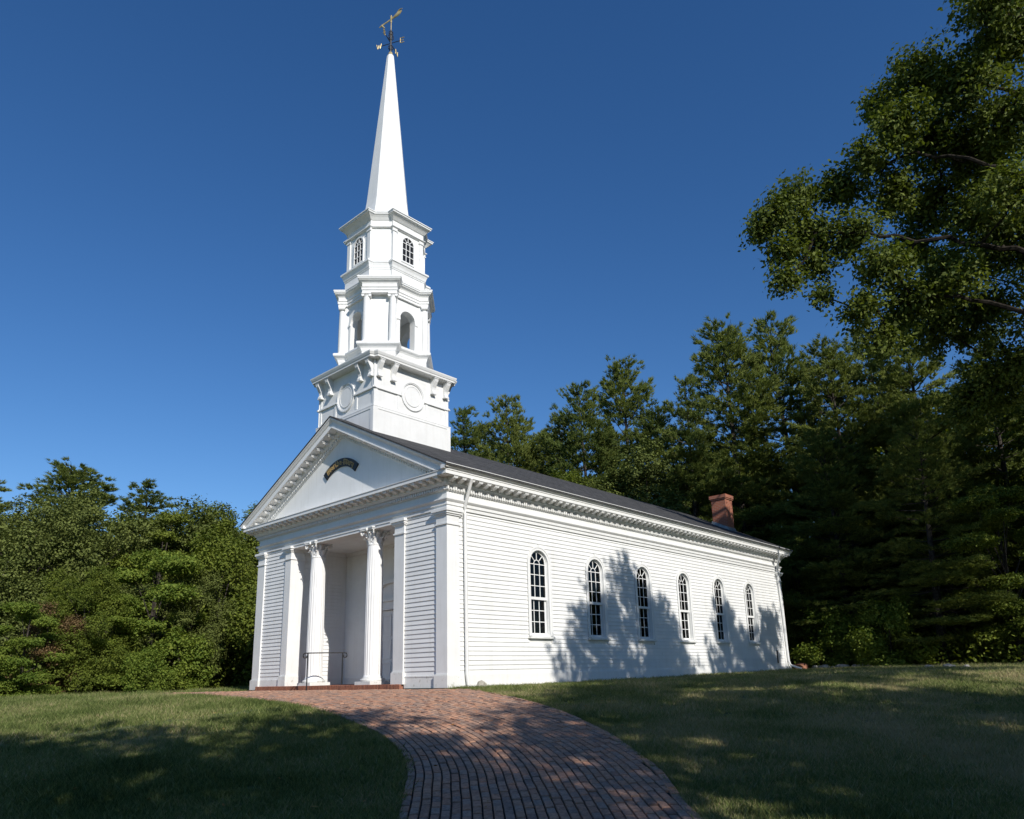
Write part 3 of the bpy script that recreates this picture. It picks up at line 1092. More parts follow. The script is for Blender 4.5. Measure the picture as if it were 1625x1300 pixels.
def window(mp, label=None, panes=True):
    # depth 0 = pilaster plane, siding at .06
    fr_ = MB()
    fr_.ring(arch(HO, ZS + .07, ZSP), arch(HW, ZS + .07, ZSP), .012, .07, mp)
    fr_.ring(arch(HO + .022, ZS + .07, ZSP), arch(HO - .03, ZS + .07, ZSP), .000, .014, mp)
    fr_.ring(arch(HW + .01, ZS + .07, ZSP), arch(HW - .012, ZS + .08, ZSP), .07, .235, mp)
    w = P('window', fr_, 'white', label=label)
    P('sill', MB().slab([(-.548, ZS), (.548, ZS), (.548, ZS + .055), (-.548, ZS + .055)], -.035, .09, mp).slab([(-.40, ZS + .055), (.40, ZS + .055), (.40, ZS + .085), (-.40, ZS + .085)], .0, .23, mp), 'white_worn', w)
    hd = MB()
    # upper sash (outer), lower sash (inner)
    up_o = [(-.388, 2.34), (.388, 2.34)] + [(.388 * math.cos(math.pi * i / 14), ZSP + .388 * math.sin(math.pi * i / 14)) for i in range(15)]
    up_i = [(-.345, 2.42), (.345, 2.42)] + [(.345 * math.cos(math.pi * i / 14), ZSP + .345 * math.sin(math.pi * i / 14)) for i in range(15)]
    us_ = MB().ring(up_o, up_i, .10, .14, mp)
    P('sash', us_, 'white', w)
    ls = MB().ring([(-.388, 1.33), (.388, 1.33), (.388, 2.40), (-.388, 2.40)], [(-.345, 1.40), (.345, 1.40), (.345, 2.35), (-.345, 2.35)], .155, .195, mp)
    P('sash', ls, 'white', w)
    bm_ = MB()
    for u in (-.115, .115):
        bar(bm_, (u, 2.40), (u, ZSP - .0), .022, .108, .132, mp)
        bar(bm_, (u, 1.38), (u, 2.36), .022, .163, .187, mp)
    for z in (2.74, 3.06, 3.37): bar(bm_, (-.35, z), (.35, z), .022, .109, .131, mp)
    for z in (1.72, 2.04): bar(bm_, (-.35, z), (.35, z), .022, .164, .186, mp)
    arcbar(bm_, .125, 0, 180, .022, .1095, .1305, mp, ZSP)
    for a in (45, 90, 135):
        c, s = math.cos(math.radians(a)), math.sin(math.radians(a))
        bar(bm_, (.13 * c, ZSP + .13 * s), (.35 * c, ZSP + .35 * s), .022, .1085, .1315, mp)
    P('muntin', bm_, 'white', w)
    lo, upn, ar = pane_outlines()
    for outs, d in ((lo, .175), (upn, .120), (ar, .120)):
        for o_ in outs:
            P('pane', MB().slab(o_, d - .001, d + .001, mp), 'glass', w)
    return w


for i, wy in enumerate(WY):
    window(SIDE(wy), None)
for i in (3, 4):
    window(LSIDE(WY[i]))
# pale drapery and dark pew backs inside by the first window
cu = MB()
for k in range(14):
    cu.box(-.55 - .04 * (k % 2), -.52 - .04 * (k % 2), 3.15 + k * .02, 3.17 + k * .02, 2.9, 3.9)
P('curtain', cu, 'curtain')

# downspouts
P('downspout', MB().tube([(.40, .52, 5.30), (.34, .54, 5.20), (.12, .585, 4.74), (.055, .60, 4.62), (.05, .60, 4.4), (.05, .62, .3), (.06, .66, .02), (.12, .66, -.06)], .045, 8), 'white')
P('downspout', MB().tube([(.40, LEN - .75, 5.30), (.34, LEN - .70, 5.15), (.12, LEN - .5, 4.70), (.06, LEN - .45, 4.55), (.06, LEN - .42, 4.3), (.06, LEN - .25, .55), (.12, LEN - .22, .35), (.55, LEN - .1, .17)], .05, 8), 'white')
P('wall_hydrant', MB().box(-.03, .012, LEN - 1.24, LEN - 1.19, .45, 1.0), 'iron')

# chimney
ch = P('chimney', MB().box(-2.47, -1.75, 19.40, 20.10, 6.2, 8.34), 'chimney')
P('chimney_cap', MB().box(-2.51, -1.71, 19.36, 20.14, 8.16, 8.22).box(-2.54, -1.68, 19.33, 20.17, 8.22, 8.38), 'chimney', ch)
P('flashing', MB().loft([[(x_, y_, tz(x_) + .15) for x_, y_ in ((-2.50, 19.37), (-1.72, 19.37), (-1.72, 20.13), (-2.50, 20.13))], [(x_, y_, tz(x_) - .1) for x_, y_ in ((-2.56, 19.34), (-1.60, 19.34), (-1.60, 20.16), (-2.56, 20.16))]][::-1]), 'lead', ch)

# ------------------------------------------------------------------ steeple
TX, TY = -4.9, 1.636
sq = lambda h, z: [(TX - h, TY - h, z), (TX + h, TY - h, z), (TX + h, TY + h, z), (TX - h, TY + h, z)]


def stack(mb, polyf, levels):
    mb.loft([[(TX + x, TY + y, z) for x, y in polyf(o)] for o, z in levels])
    return mb


def sqp(h): return [(-h, -h), (h, -h), (h, h), (-h, h)]


A_ = 1.5
tb = MB()
stack(tb, lambda o: sqp(A_ + o), [(.052, 6.0), (.052, 8.285), (.02, 8.31), (-.02, 8.31), (-.02, 9.82)])
tower = P('tower_base', tb, 'white')
FACE = lambda k, dist: (lambda u, d, z: (TX + math.cos(k * math.pi / 2) * (dist + d) - math.sin(k * math.pi / 2) * u, TY + math.sin(k * math.pi / 2) * (dist + d) + math.cos(k * math.pi / 2) * u, z))
trim = MB()
for k in range(4):
    f = FACE(k, A_ - .02)
    R4 = lambda a, b_, c, d: [(a, c), (b_, c), (b_, d), (a, d)]
    for s in (-1, 1):
        trim.slab(R4(*sorted((s * 1.519, s * 1.37)), 8.31, 9.82), 0, .021, f)
        trim.slab(R4(*sorted((s * .62, s * .53)), 8.40, 8.87), 0, .021, f)
        trim.slab(R4(*sorted((s * 1.57, s * .47)), 8.87, 8.905), 0, .055, f)
        trim.slab(R4(*sorted((s * 1.55, s * .48)), 8.905, 8.935), 0, .035, f)
    trim.slab(R4(-1.369, 1.369, 8.31, 8.395), 0, .02, f)
    f2 = FACE(k, A_ + .05)
    trim.slab(R4(-1.565, 1.565, 8.265, 8.292), 0, .02, f2)
    for s in (-1, 1): trim.slab(R4(*sorted((s * 1.553, s * 1.40)), 7.0, 8.26), 0, .016, f2)
    trim.slab(R4(-1.399, 1.399, 8.19, 8.262), 0, .016, f2)
P('panel_trim', trim, 'white', tower)
for k in range(4):
    f = FACE(k, A_ - .02)
    c_ = MB()
    for r0, r1, dd in ((.47, .43, .045), (.43, .40, .03), (.33, .31, .022)):
        n_ = 36
        c_.ring([(r0 * math.cos(2 * math.pi * i / n_), 8.97 + r0 * 1.04 * math.sin(2 * math.pi * i / n_)) for i in range(n_)], [(r1 * math.cos(2 * math.pi * i / n_), 8.97 + r1 * 1.04 * math.sin(2 * math.pi * i / n_)) for i in range(n_)], 0, dd, f)
    c_.slab([(.31 * math.cos(2 * math.pi * i / 36), 8.97 + .325 * math.sin(2 * math.pi * i / 36)) for i in range(36)], -.01, .012, f)
    P('roundel', c_, 'white', tower)
# console brackets
cb = MB()
cprof = [(0, 0), (.245, 0), (.245, -.06), (.215, -.13), (.16, -.22), (.10, -.32), (.085, -.40), (.10, -.44), (.12, -.47), (.12, -.52), (0, -.52)]
cb.loft([[(x, -.075, z) for x, z in cprof], [(x, .075, z) for x, z in cprof]])
for s in (-1, 0, 1):
    cb.loft([[(x + (.012 if 0 < x < .24 else 0), s * .052 - .015, z) for x, z in cprof], [(x + (.012 if 0 < x < .24 else 0), s * .052 + .015, z) for x, z in cprof]])
cb.box(0, .25, -.095, .095, -.03, -.001)
cb.box(0, .135, -.09, .09, -.55, -.50)
console = cb.mesh('console')
fix_normals(console)
console.materials.append(M['white'])
for k in range(4):
    for u in (-1.36, -.82, .82, 1.36):
        f = FACE(k, A_ - .02)
        put(console, 'console', f(u, 0, 9.80), k * math.pi / 2, parent=tower)


def notch_sq(h, n_=.17):
    o = []
    for k in range(4):
        c, s = round(math.cos(k * math.pi / 2)), round(math.sin(k * math.pi / 2))
        for (a, b_) in ((h, -(h - n_)), (h, h - n_), (h - n_ * .75, h - n_ * .75)):
            o.append((c * a - s * b_, s * a + c * b_))
    return o


tc_ = MB()
stack(tc_, lambda o: notch_sq(1.50 + o), [(.02, 9.78), (.06, 9.80), (.25, 9.805), (.255, 9.86), (.27, 9.87), (.30, 9.94), (.305, 9.976), (.10, 10.02)])
P('tower_cornice', tc_, 'white', tower)


# belfry: four diagonal piers with paired columns, open arches between
def star(d, w, mm_):
    o = []
    for k in range(4):
        a = math.pi / 4 + k * math.pi / 2 - math.pi / 2
        n_ = (math.cos(a), math.sin(a))
        t_ = (-math.sin(a), math.cos(a))
        s_ = (mm_ - w * math.cos(math.pi / 4)) / math.cos(math.pi / 4)
        for dd, ww in ((s_, -w), (d, -w), (d, w), (s_, w)):
            o.append((dd * n_[0] + ww * t_[0], dd * n_[1] + ww * t_[1]))
    return o


bp_ = MB()
stack(bp_, lambda o: star(1.595 + o, .691 + o, 1.343 + o), [(-.16, 9.98), (-.16, 10.36), (-.14, 10.40), (-.12, 10.48), (-.06, 10.55), (-.01, 10.575), (0, 10.60), (0, 10.65), (-.03, 10.676)])
belfry = P('belfry', bp_, 'white')
WM = 1.17           # outer plane of the arched walls
AHW = .31
for k in range(4):
    f = FACE(k, WM)
    a_ = MB()
    top = 12.50
    o_ = [(-.72, 10.67), (-AHW, 10.67)]
    # left and right jamb walls and the spandrel as strips
    a_.slab([(-.72, 10.67), (-AHW, 10.67), (-AHW, 11.74), (-.72, 11.74)], -.24, 0, f)
    a_.slab([(AHW, 10.67), (.72, 10.67), (.72, 11.74), (AHW, 11.74)], -.24, 0, f)
    n_ = 12
    for i in range(n_):
        a0, a1 = math.pi * i / n_, math.pi * (i + 1) / n_
        p0 = (AHW * math.cos(a0), 11.74 + AHW * math.sin(a0))
        p1 = (AHW * math.cos(a1), 11.74 + AHW * math.sin(a1))
        q0 = (.72 - 1.44 * i / n_, top)
        q1 = (.72 - 1.44 * (i + 1) / n_, top)
        a_.slab([p0, q0, q1, p1], -.24, 0, f)
    a_.slab([(.72, 11.74), (.72, top), (AHW, 11.74)], -.24, 0, f)
    a_.slab([(-.72, 11.74), (-AHW, 11.74), (-.72, top)], -.24, 0, f)
    P('arch_wall', a_, 'white', belfry)
    t_ = MB()
    arcbar(t_, AHW + .045, 0, 180, .09, -.001, .03, lambda u, d, z: f(u, d, z), 11.74, 14)
    for s in (-1, 1):
        t_.slab([(s * AHW, 11.66), (s * (AHW + .12), 11.66), (s * (AHW + .12), 11.74), (s * AHW, 11.74)], -.001, .045, f)
        t_.slab([(s * AHW, 10.68), (s * (AHW + .09), 10.68), (s * (AHW + .09), 11.66), (s * AHW, 11.66)], -.001, .02, f)
    P('arch_trim', t_, 'white', belfry)
for k in range(4):
    a = -math.pi / 4 + k * math.pi / 2
    n_ = Vector((math.cos(a), math.sin(a), 0))
    t_ = Vector((-math.sin(a), math.cos(a), 0))
    c_ = Vector((TX, TY, 0))
    pr = MB()
    q = [c_ + n_ * d + t_ * w for d, w in ((.95, -.50), (1.30, -.50), (1.30, .50), (.95, .50))]
    pr.loft([[(p.x, p.y, 10.67) for p in q], [(p.x, p.y, 12.5) for p in q]])
    P('pier', pr, 'white', belfry)
    for w in (-.425, .425):
        p = c_ + n_ * 1.375 + t_ * w
        cm = MB().lathe(p.x, p.y, [(.150, 10.676), (.155, 10.70), (.145, 10.73), (.125, 10.75), (.122, 10.80), (.118, 11.6), (.104, 12.28), (.112, 12.29), (.112, 12.31), (.13, 12.345)], 18)
        # ionic cap: volutes and abacus
        for s in (-1, 1):
            v0 = p + t_ * s * .115
            pts = [v0 + n_ * e + Vector((0, 0, 12.335)) for e in (-.10, .11)]
            cm.tube(pts, .050, 8)
        ab = [p + n_ * e1 * .125 + t_ * e2 * .15 for e1, e2 in ((-1, -1), (1, -1), (1, 1), (-1, 1))]
        cm.loft([[(b2.x, b2.y, 12.375) for b2 in ab], [(b2.x, b2.y, 12.415) for b2 in ab]])
        P('column', cm, 'white', belfry, smooth_=False)
be = MB()
stack(be, lambda o: star(1.50 + o, .56 + o, 1.24 + o), [(0, 12.415), (0, 12.50), (.02, 12.50), (.02, 12.57), (.045, 12.60), (.0, 12.61), (.0, 12.72), (.02, 12.76), (.06, 12.80), (.10, 12.82), (.105, 12.84), (.135, 12.86), (.135, 12.90), (.15, 12.91), (.15, 12.95), (.0, 12.99)])
P('entablature', be, 'white', belfry)
P('belfry_ceiling', MB().box(TX - .9, TX + .9, TY - .9, TY + .9, 12.38, 12.414), 'white', belfry)


# lantern: octagon with windows on the main faces
def npoly(mm_, h, dn):
    o = []
    for k in range(4):
        c, s = round(math.cos(k * math.pi / 2)), round(math.sin(k * math.pi / 2))
        for (a, b_) in ((mm_ - dn, -h), (mm_, -h), (mm_, h), (mm_ - dn, h)):
            o.append((c * a - s * b_, s * a + c * b_))
    return o


lt = MB()


def lp(o, dn=None): return npoly(1.183 + o, .665 + o * .75, (.06 + max(0, o) * .9) if dn is None else dn)


lt.loft([[(TX + x, TY + y, z) for x, y in lp(o)] for o, z in [(.03, 12.95), (.03, 13.36), (.05, 13.37), (.05, 13.40), (.07, 13.42), (.09, 13.50), (.13, 13.585), (.16, 13.60), (.16, 13.655), (.13, 13.681), (-.03, 13.70)]])
lantern = P('lantern', lt, 'white')
lw = MB()
lw.loft([[(TX + x, TY + y, z) for x, y in lp(o)] for o, z in [(-.03, 13.70), (-.03, 14.93)]])
P('lantern_wall', lw, 'white', lantern)
le = MB()
le.loft([[(TX + x, TY + y, z) for x, y in lp(o)] for o, z in [(-.01, 14.93), (.02, 14.94), (.06, 14.965), (.06, 14.99), (.0, 15.0), (.0, 15.20), (.03, 15.22), (.10, 15.30), (.17, 15.36), (.22, 15.385), (.225, 15.43), (.25, 15.44), (.25, 15.471), (.05, 15.53)]])
P('lantern_cornice', le, 'white', lantern)
for k in range(4):
    f = FACE(k, 1.153)
    for s in (-1, 1):
        lp_ = MB()
        lp_.slab([(s * .655, 13.70), (s * .49, 13.70), (s * .49, 14.82), (s * .655, 14.82)][::s], 0, .035, f)
        lp_.slab([(s * .68, 14.82), (s * .465, 14.82), (s * .465, 14.86), (s * .68, 14.86)][::s], 0, .06, f)
        lp_.slab([(s * .67, 14.86), (s * .475, 14.86), (s * .475, 14.93), (s * .67, 14.93)][::s], 0, .045, f)
        P('pilaster', lp_, 'white', lantern)

for k in range(4):
    f = FACE(k, 1.153)
    hw = .235
    wf = MB().ring(arch(hw + .05, 13.84, 14.57, 12), arch(hw, 13.88, 14.57, 12), 0, .035, f)
    w_ = P('window', wf, 'white', lantern) if False else P('lantern_window', wf, 'white', lantern)
    bb = MB()
    for u in (-.08, .08): bar(bb, (u, 13.88), (u, 14.57), .022, .008, .026, f)
    for z in (14.11, 14.34, 14.57): bar(bb, (-hw, z), (hw, z), .022, .009, .027, f)
    arcbar(bb, .085, 0, 180, .02, .010, .026, f, 14.57, 6)
    for a in (45, 90, 135):
        c, s = math.cos(math.radians(a)), math.sin(math.radians(a))
        bar(bb, (.085 * c, 14.57 + .085 * s), (hw * c, 14.57 + hw * s), .02, .0085, .0255, f)
    # fourth-level pieces are not allowed: glazing bars and glass are pieces of the lantern itself
    P('muntin', bb, 'white', lantern)
    P('pane', MB().slab(arch(hw, 13.88, 14.57, 12), .001, .006, f), 'glassdark' if 'glassdark' in M else 'black', lantern)

# spire
sp = MB()


def octo(r, z):
    rc = r / math.cos(math.pi / 8)
    return [(TX + rc * math.cos(math.pi / 8 + k * math.pi / 4), TY + rc * math.sin(math.pi / 8 + k * math.pi / 4), z) for k in range(8)]


sp.loft([octo(1.02, 15.50), octo(.96, 15.56), octo(.86, 15.70), octo(.79, 15.95), octo(.735, 16.3), octo(.70, 16.57), octo(.415, 19.85), octo(.127, 23.10), octo(.10, 23.16)])
P('spire', sp, 'white')
ve = P('weathervane', MB().lathe(TX, TY, [(.0, 23.14), (.07, 23.17), (.09, 23.23), (.07, 23.29), (.03, 23.31), (.018, 23.33), (.016, 25.05), (.0, 25.07)], 12), 'gold')
iw = MB()
iw.tube([(TX, TY, 23.3), (TX, TY, 24.35)], .03, 8)
for k in range(6):
    a = k * math.pi / 3
    for zc, rr, sg in ((23.52, .10, 1), (24.0, .12, 1), (24.22, .08, -1)):
        pts = []
        for i in range(12):
            t = i / 11 * 1.7 * math.pi
            q = rr * (1 - .45 * i / 11)
            pts.append((TX + math.cos(a) * (q * .7 * math.sin(t) + .03), TY + math.sin(a) * (q * .7 * math.sin(t) + .03), zc + sg * q * 1.1 * math.cos(t)))
        iw.tube(pts, .015, 4)
va = math.radians(25)
d1 = Vector((math.cos(va), math.sin(va), 0))
d2 = Vector((-math.sin(va), math.cos(va), 0))
for d in (d1, d2):
    iw.tube([Vector((TX, TY, 23.74)) - d * .40, Vector((TX, TY, 23.74)) + d * .40], .014, 5)
P('scrollwork', iw, 'iron', ve)
LET = {'W': [((0, 1), (.25, 0)), ((.25, 0), (.5, .8)), ((.5, .8), (.75, 0)), ((.75, 0), (1, 1))],
       'E': [((0, 0), (0, 1)), ((0, 1), (.8, 1)), ((0, .5), (.65, .5)), ((0, 0), (.8, 0))],
       'N': [((0, 0), (0, 1)), ((0, 1), (.8, 0)), ((.8, 0), (.8, 1))],
       'S': [((.8, .85), (.4, 1)), ((.4, 1), (0, .8)), ((0, .8), (.8, .25)), ((.8, .25), (.4, 0)), ((.4, 0), (0, .15))]}
for ltr, d, sgn, in (('W', d1, -1), ('E', d1, 1), ('N', d2, 1), ('S', d2, -1)):
    lm = MB()
    base = Vector((TX, TY, 23.64)) + d * sgn * .5
    for p, q in LET[ltr]:
        a0 = base + d * (p[0] - .5) * .2 + Vector((0, 0, p[1] * .21))
        a1 = base + d * (q[0] - .5) * .2 + Vector((0, 0, q[1] * .21))
        lm.tube([a0, a1], .017, 5)
    P('letter', lm, 'gold', ve)
# gilded vane: a quill-like body with a curled head and ragged tail
vb = MB()
dv = Vector((1.06, .17, 0)).normalized()
zv = 24.84
ctr = Vector((TX, TY, zv))
prof_ = [(-.62, .03, .0), (-.5, .07, .01), (-.32, .05, .02), (-.1, .055, .02), (.08, .06, .03), (.2, .10, .05), (.34, .13, .07), (.46, .10, .09), (.54, .03, .1)]
nrm = Vector((-dv.y, dv.x, 0))
rings = []
for s_, r, dz in prof_:
    r = r * .78
    rings.append([tuple(ctr + dv * s_ + Vector((0, 0, dz + r * math.sin(2 * math.pi * k / 8))) + nrm * (r * .35 * math.cos(2 * math.pi * k / 8))) for k in range(8)])
vb.loft(rings)
vb.tube([ctr + dv * -.48 + Vector((0, 0, .0)), ctr + dv * -.40 + Vector((0, 0, -.12)), ctr + dv * -.32 + Vector((0, 0, -.20))], [.03, .035, .015], 6)
vb.tube([ctr + dv * .30 + Vector((0, 0, .15)), ctr + dv * .42 + Vector((0, 0, .22)), ctr + dv * .56 + Vector((0, 0, .20))], [.02, .03, .012], 6)
vb.tube([ctr + Vector((0, 0, -.14)), ctr + Vector((0, 0, .16))], [.03, .04], 6)
P('vane', vb, 'gold', ve)

# ------------------------------------------------------------------ sign on the pediment
sign = thing('arched_sign', 'black arched name board with gold blackletter lettering in the middle of the pediment', 'sign', (-4.80, 0, 6.44))
SR0, SR1, SZC = 1.075, 1.335, 5.60 - 6.5
n_ = 24
hb = math.radians(43)
top_ = [(SR1 * math.sin(-hb + 2 * hb * k / n_), SZC + SR1 * math.cos(-hb + 2 * hb * k / n_)) for k in range(n_ + 1)]
bot_ = [(SR0 * math.sin(hb - 2 * hb * k / n_), SZC + SR0 * math.cos(hb - 2 * hb * k / n_)) for k in range(n_ + 1)]
obj('board', MB().slab(bot_ + top_, -.045, -.005, lambda u, d, z: (u, d, z)), M['black'], sign)
# lettering: upright strokes with diamond feet, in the manner of a broken script; units: height 1
DM = lambda x, y, s=.10: ('d', x, y, s)
GL = {
    'M': (1.15, [('s', .12, .05, .12, .95), ('s', .12, .95, .38, .78), ('s', .42, .05, .42, .9), ('s', .42, .9, .70, .75), ('s', .74, .05, .74, .85), ('s', .98, .12, .98, .8), ('s', .74, .85, .98, .72), DM(.12, .03), DM(.42, .03), DM(.98, .06)]),
    'a': (.62, [('s', .12, .08, .12, .4), ('s', .12, .4, .42, .5), ('s', .12, .65, .42, .62), ('s', .44, .05, .44, .62), ('s', .12, .08, .42, .12), DM(.46, .04), DM(.14, .62)]),
    'r': (.52, [('s', .14, .05, .14, .66), DM(.14, .03), DM(.14, .64), ('s', .16, .6, .4, .66), DM(.40, .60)]),
    't': (.48, [('s', .18, .05, .18, .9), ('s', .02, .64, .38, .64), DM(.22, .04), ('s', .18, .08, .36, .14)]),
    'h': (.66, [('s', .14, .05, .14, .98), DM(.14, .03), ('s', .16, .56, .42, .66), ('s', .46, -.04, .46, .60), DM(.14, .92)]),
    '-': (.40, [('s', .06, .36, .32, .36)]),
    'y': (.64, [('s', .12, .2, .12, .64), ('s', .12, .2, .42, .06), ('s', .46, -.16, .46, .64), DM(.12, .62), DM(.46, .62), ('s', .46, -.16, .2, -.2)]),
}
word = 'Martha-Mary'
hgt = .185
tot = sum(GL[c][0] for c in word) * hgt * 1.0
R_ = SR0 + .055
scale_u = (2 * math.radians(35.5) * R_ * 1.04) / tot
ang = -math.radians(35.5)
lm = MB()
for c in word:
    wd, strokes = GL[c]
    adv = wd * hgt * scale_u / R_ / 1.04

    def mpl(u, v, a0=ang):
        rr = R_ + v * hgt
        a = a0 + u * hgt * scale_u / R_ / 1.04
        return (rr * math.sin(a), SZC + rr * math.cos(a))
    for st in strokes:
        if st[0] == 's':
            _, x0, y0, x1, y1 = st
            w = .052 if abs(x1 - x0) < .05 else .034
            L_ = math.hypot(x1 - x0, y1 - y0)
            nx, ny = -(y1 - y0) / L_ * w, (x1 - x0) / L_ * w
            lm.slab([mpl(x0 - nx, y0 - ny), mpl(x1 - nx, y1 - ny), mpl(x1 + nx, y1 + ny), mpl(x0 + nx, y0 + ny)], -.056, -.0445, lambda u, d, z: (u, d, z))
        else:
            _, x, y, s = st
            lm.slab([mpl(x - s, y), mpl(x, y - s), mpl(x + s, y), mpl(x, y + s)], -.0555, -.0447, lambda u, d, z: (u, d, z))
    ang += adv
obj('lettering', lm, M['goldpaint'], sign)

# ------------------------------------------------------------------ handrail
rail = thing('handrail', 'thin black iron handrail with curled ends beside the porch step', 'handrail', (-5.37, -.55, float(ground(-5.37, -.55))))
rz_ = float(ground(-5.37, -.55))
for (px_, py_, zb) in ((0, 0, 0.02), (.46, .87, .105 - rz_)):
    obj('post', MB().tube([(px_, py_, zb), (px_, py_, 1.02 - rz_)], .019, 6), M['iron'], rail)
hr = []
dirv = Vector((.46, .87, 0)).normalized()
e0, e1 = Vector((0, 0, 1.03 - rz_)), Vector((.46, .87, 1.03 - rz_))
for base_, sg in ((e0, -1), (e1, 1)):
    arc_ = []
    for i in range(22):
        t = i / 21
        a = t * 1.65 * math.pi
        r = .085 * (1 - .62 * t)
        arc_.append(base_ + dirv * sg * (.06 + r * math.sin(a)) + Vector((0, 0, -.085 + r * math.cos(a))))
    hr.append(arc_)
pts = hr[0][::-1] + [e0, (e0 + e1) / 2, e1] + hr[1]
obj('rail', MB().tube(pts, .019, 6), M['iron'], rail)

# pale rounded hood at the front downspout, rocks by the wood's edge
def rock_mesh(seed, sx_, sy_, sz_):
    r = random.Random(seed)
    bm_ = bmesh.new()
    bmesh.ops.create_icosphere(bm_, subdivisions=2, radius=1)
    ph = [r.uniform(0, 6) for _ in range(6)]
    for v_ in bm_.verts:
        n = v_.co.normalized()
        k = 1 + .16 * math.sin(3 * n.x + ph[0]) + .14 * math.sin(4 * n.y + ph[1]) + .10 * math.sin(5 * n.z + ph[2]) + r.uniform(-.05, .05)
        v_.co = Vector((n.x * sx_ * k, n.y * sy_ * k, n.z * sz_ * k))
    me_ = bpy.data.meshes.new('rock')
    bm_.to_mesh(me_)
    bm_.free()
    return me_


o = obj('drain_stone', rock_mesh(3, .15, .16, .13), M['concrete'])
o.location = (.30, .88, float(ground(.3, .88)) + .06)
o['label'] = 'small pale rounded stone at the foot of the front downspout'
o['category'] = 'stone'
rk = [(-.2, 22.3, .3, 'stone_red', 'large reddish rock nearest the back corner of the church'),
      (.35, 22.6, .16, 'stone', 'small grey rock just right of the reddish one'),
      (.8, 22.4, .2, 'stone', 'grey rock, third from the left in the row behind the church corner'), (1.2, 22.7, .15, 'stone', 'grey rock, fourth from the left in the row behind the church corner'), (1.65, 22.5, .22, 'stone', 'grey rock, fifth from the left in the row behind the church corner'), (2.1, 22.8, .16, 'stone', 'grey rock, sixth from the left in the row behind the church corner'),
      (2.5, 22.6, .19, 'stone', 'grey rock, seventh from the left in the row behind the church corner'), (2.95, 22.5, .15, 'stone', 'grey rock, eighth from the left in the row behind the church corner'), (3.4, 22.7, .22, 'stone', 'last grey rock at the right end of the row before the shrub'),
      (6.2, 18.3, .13, 'stone', 'left one of three pale rocks far right on the lawn edge'), (6.9, 18.1, .16, 'stone', 'middle one of three pale rocks far right on the lawn edge'), (7.4, 18.2, .12, 'stone', 'right one of three pale rocks far right on the lawn edge')]
for i, (x, y, s, mm_, lab) in enumerate(rk):
    o = obj('rock', rock_mesh(20 + i, s * 1.2, s, s * .7), M[mm_])
    o.location = (x, y, float(ground(x, y)) + s * .5)
    o['label'] = lab or 'grey rock in the row along the wood edge behind the church'
    o['category'] = 'rock'
    o['group'] = 'rocks along the wood edge'


# ================================================================== TREES
def rand_unit(n, r=RNG):
    v = r.normal(size=(n, 3))
    return v / np.linalg.norm(v, axis=1)[:, None]


def leaf_quads(c, size, outward=None, flat=.0, fold=True, r=RNG):
    """rhombic leaves around centres c, random attitude, biased to look up/out"""
    n = len(c)
    nrm = rand_unit(n, r)
    nrm[:, 2] = np.abs(nrm[:, 2]) + flat
    if outward is not None: nrm = nrm + outward
    nrm /= np.linalg.norm(nrm, axis=1)[:, None]
    t = np.cross(nrm, rand_unit(n, r))
    t /= np.linalg.norm(t, axis=1)[:, None] + 1e-9
    b_ = np.cross(nrm, t)
    s = (size * r.uniform(.65, 1.35, n))[:, None]
    q = np.stack([c - t * s, c - b_ * s * .55 + nrm * s * .12, c + t * s, c + b_ * s * .55 + nrm * s * .12], 1)
    return q


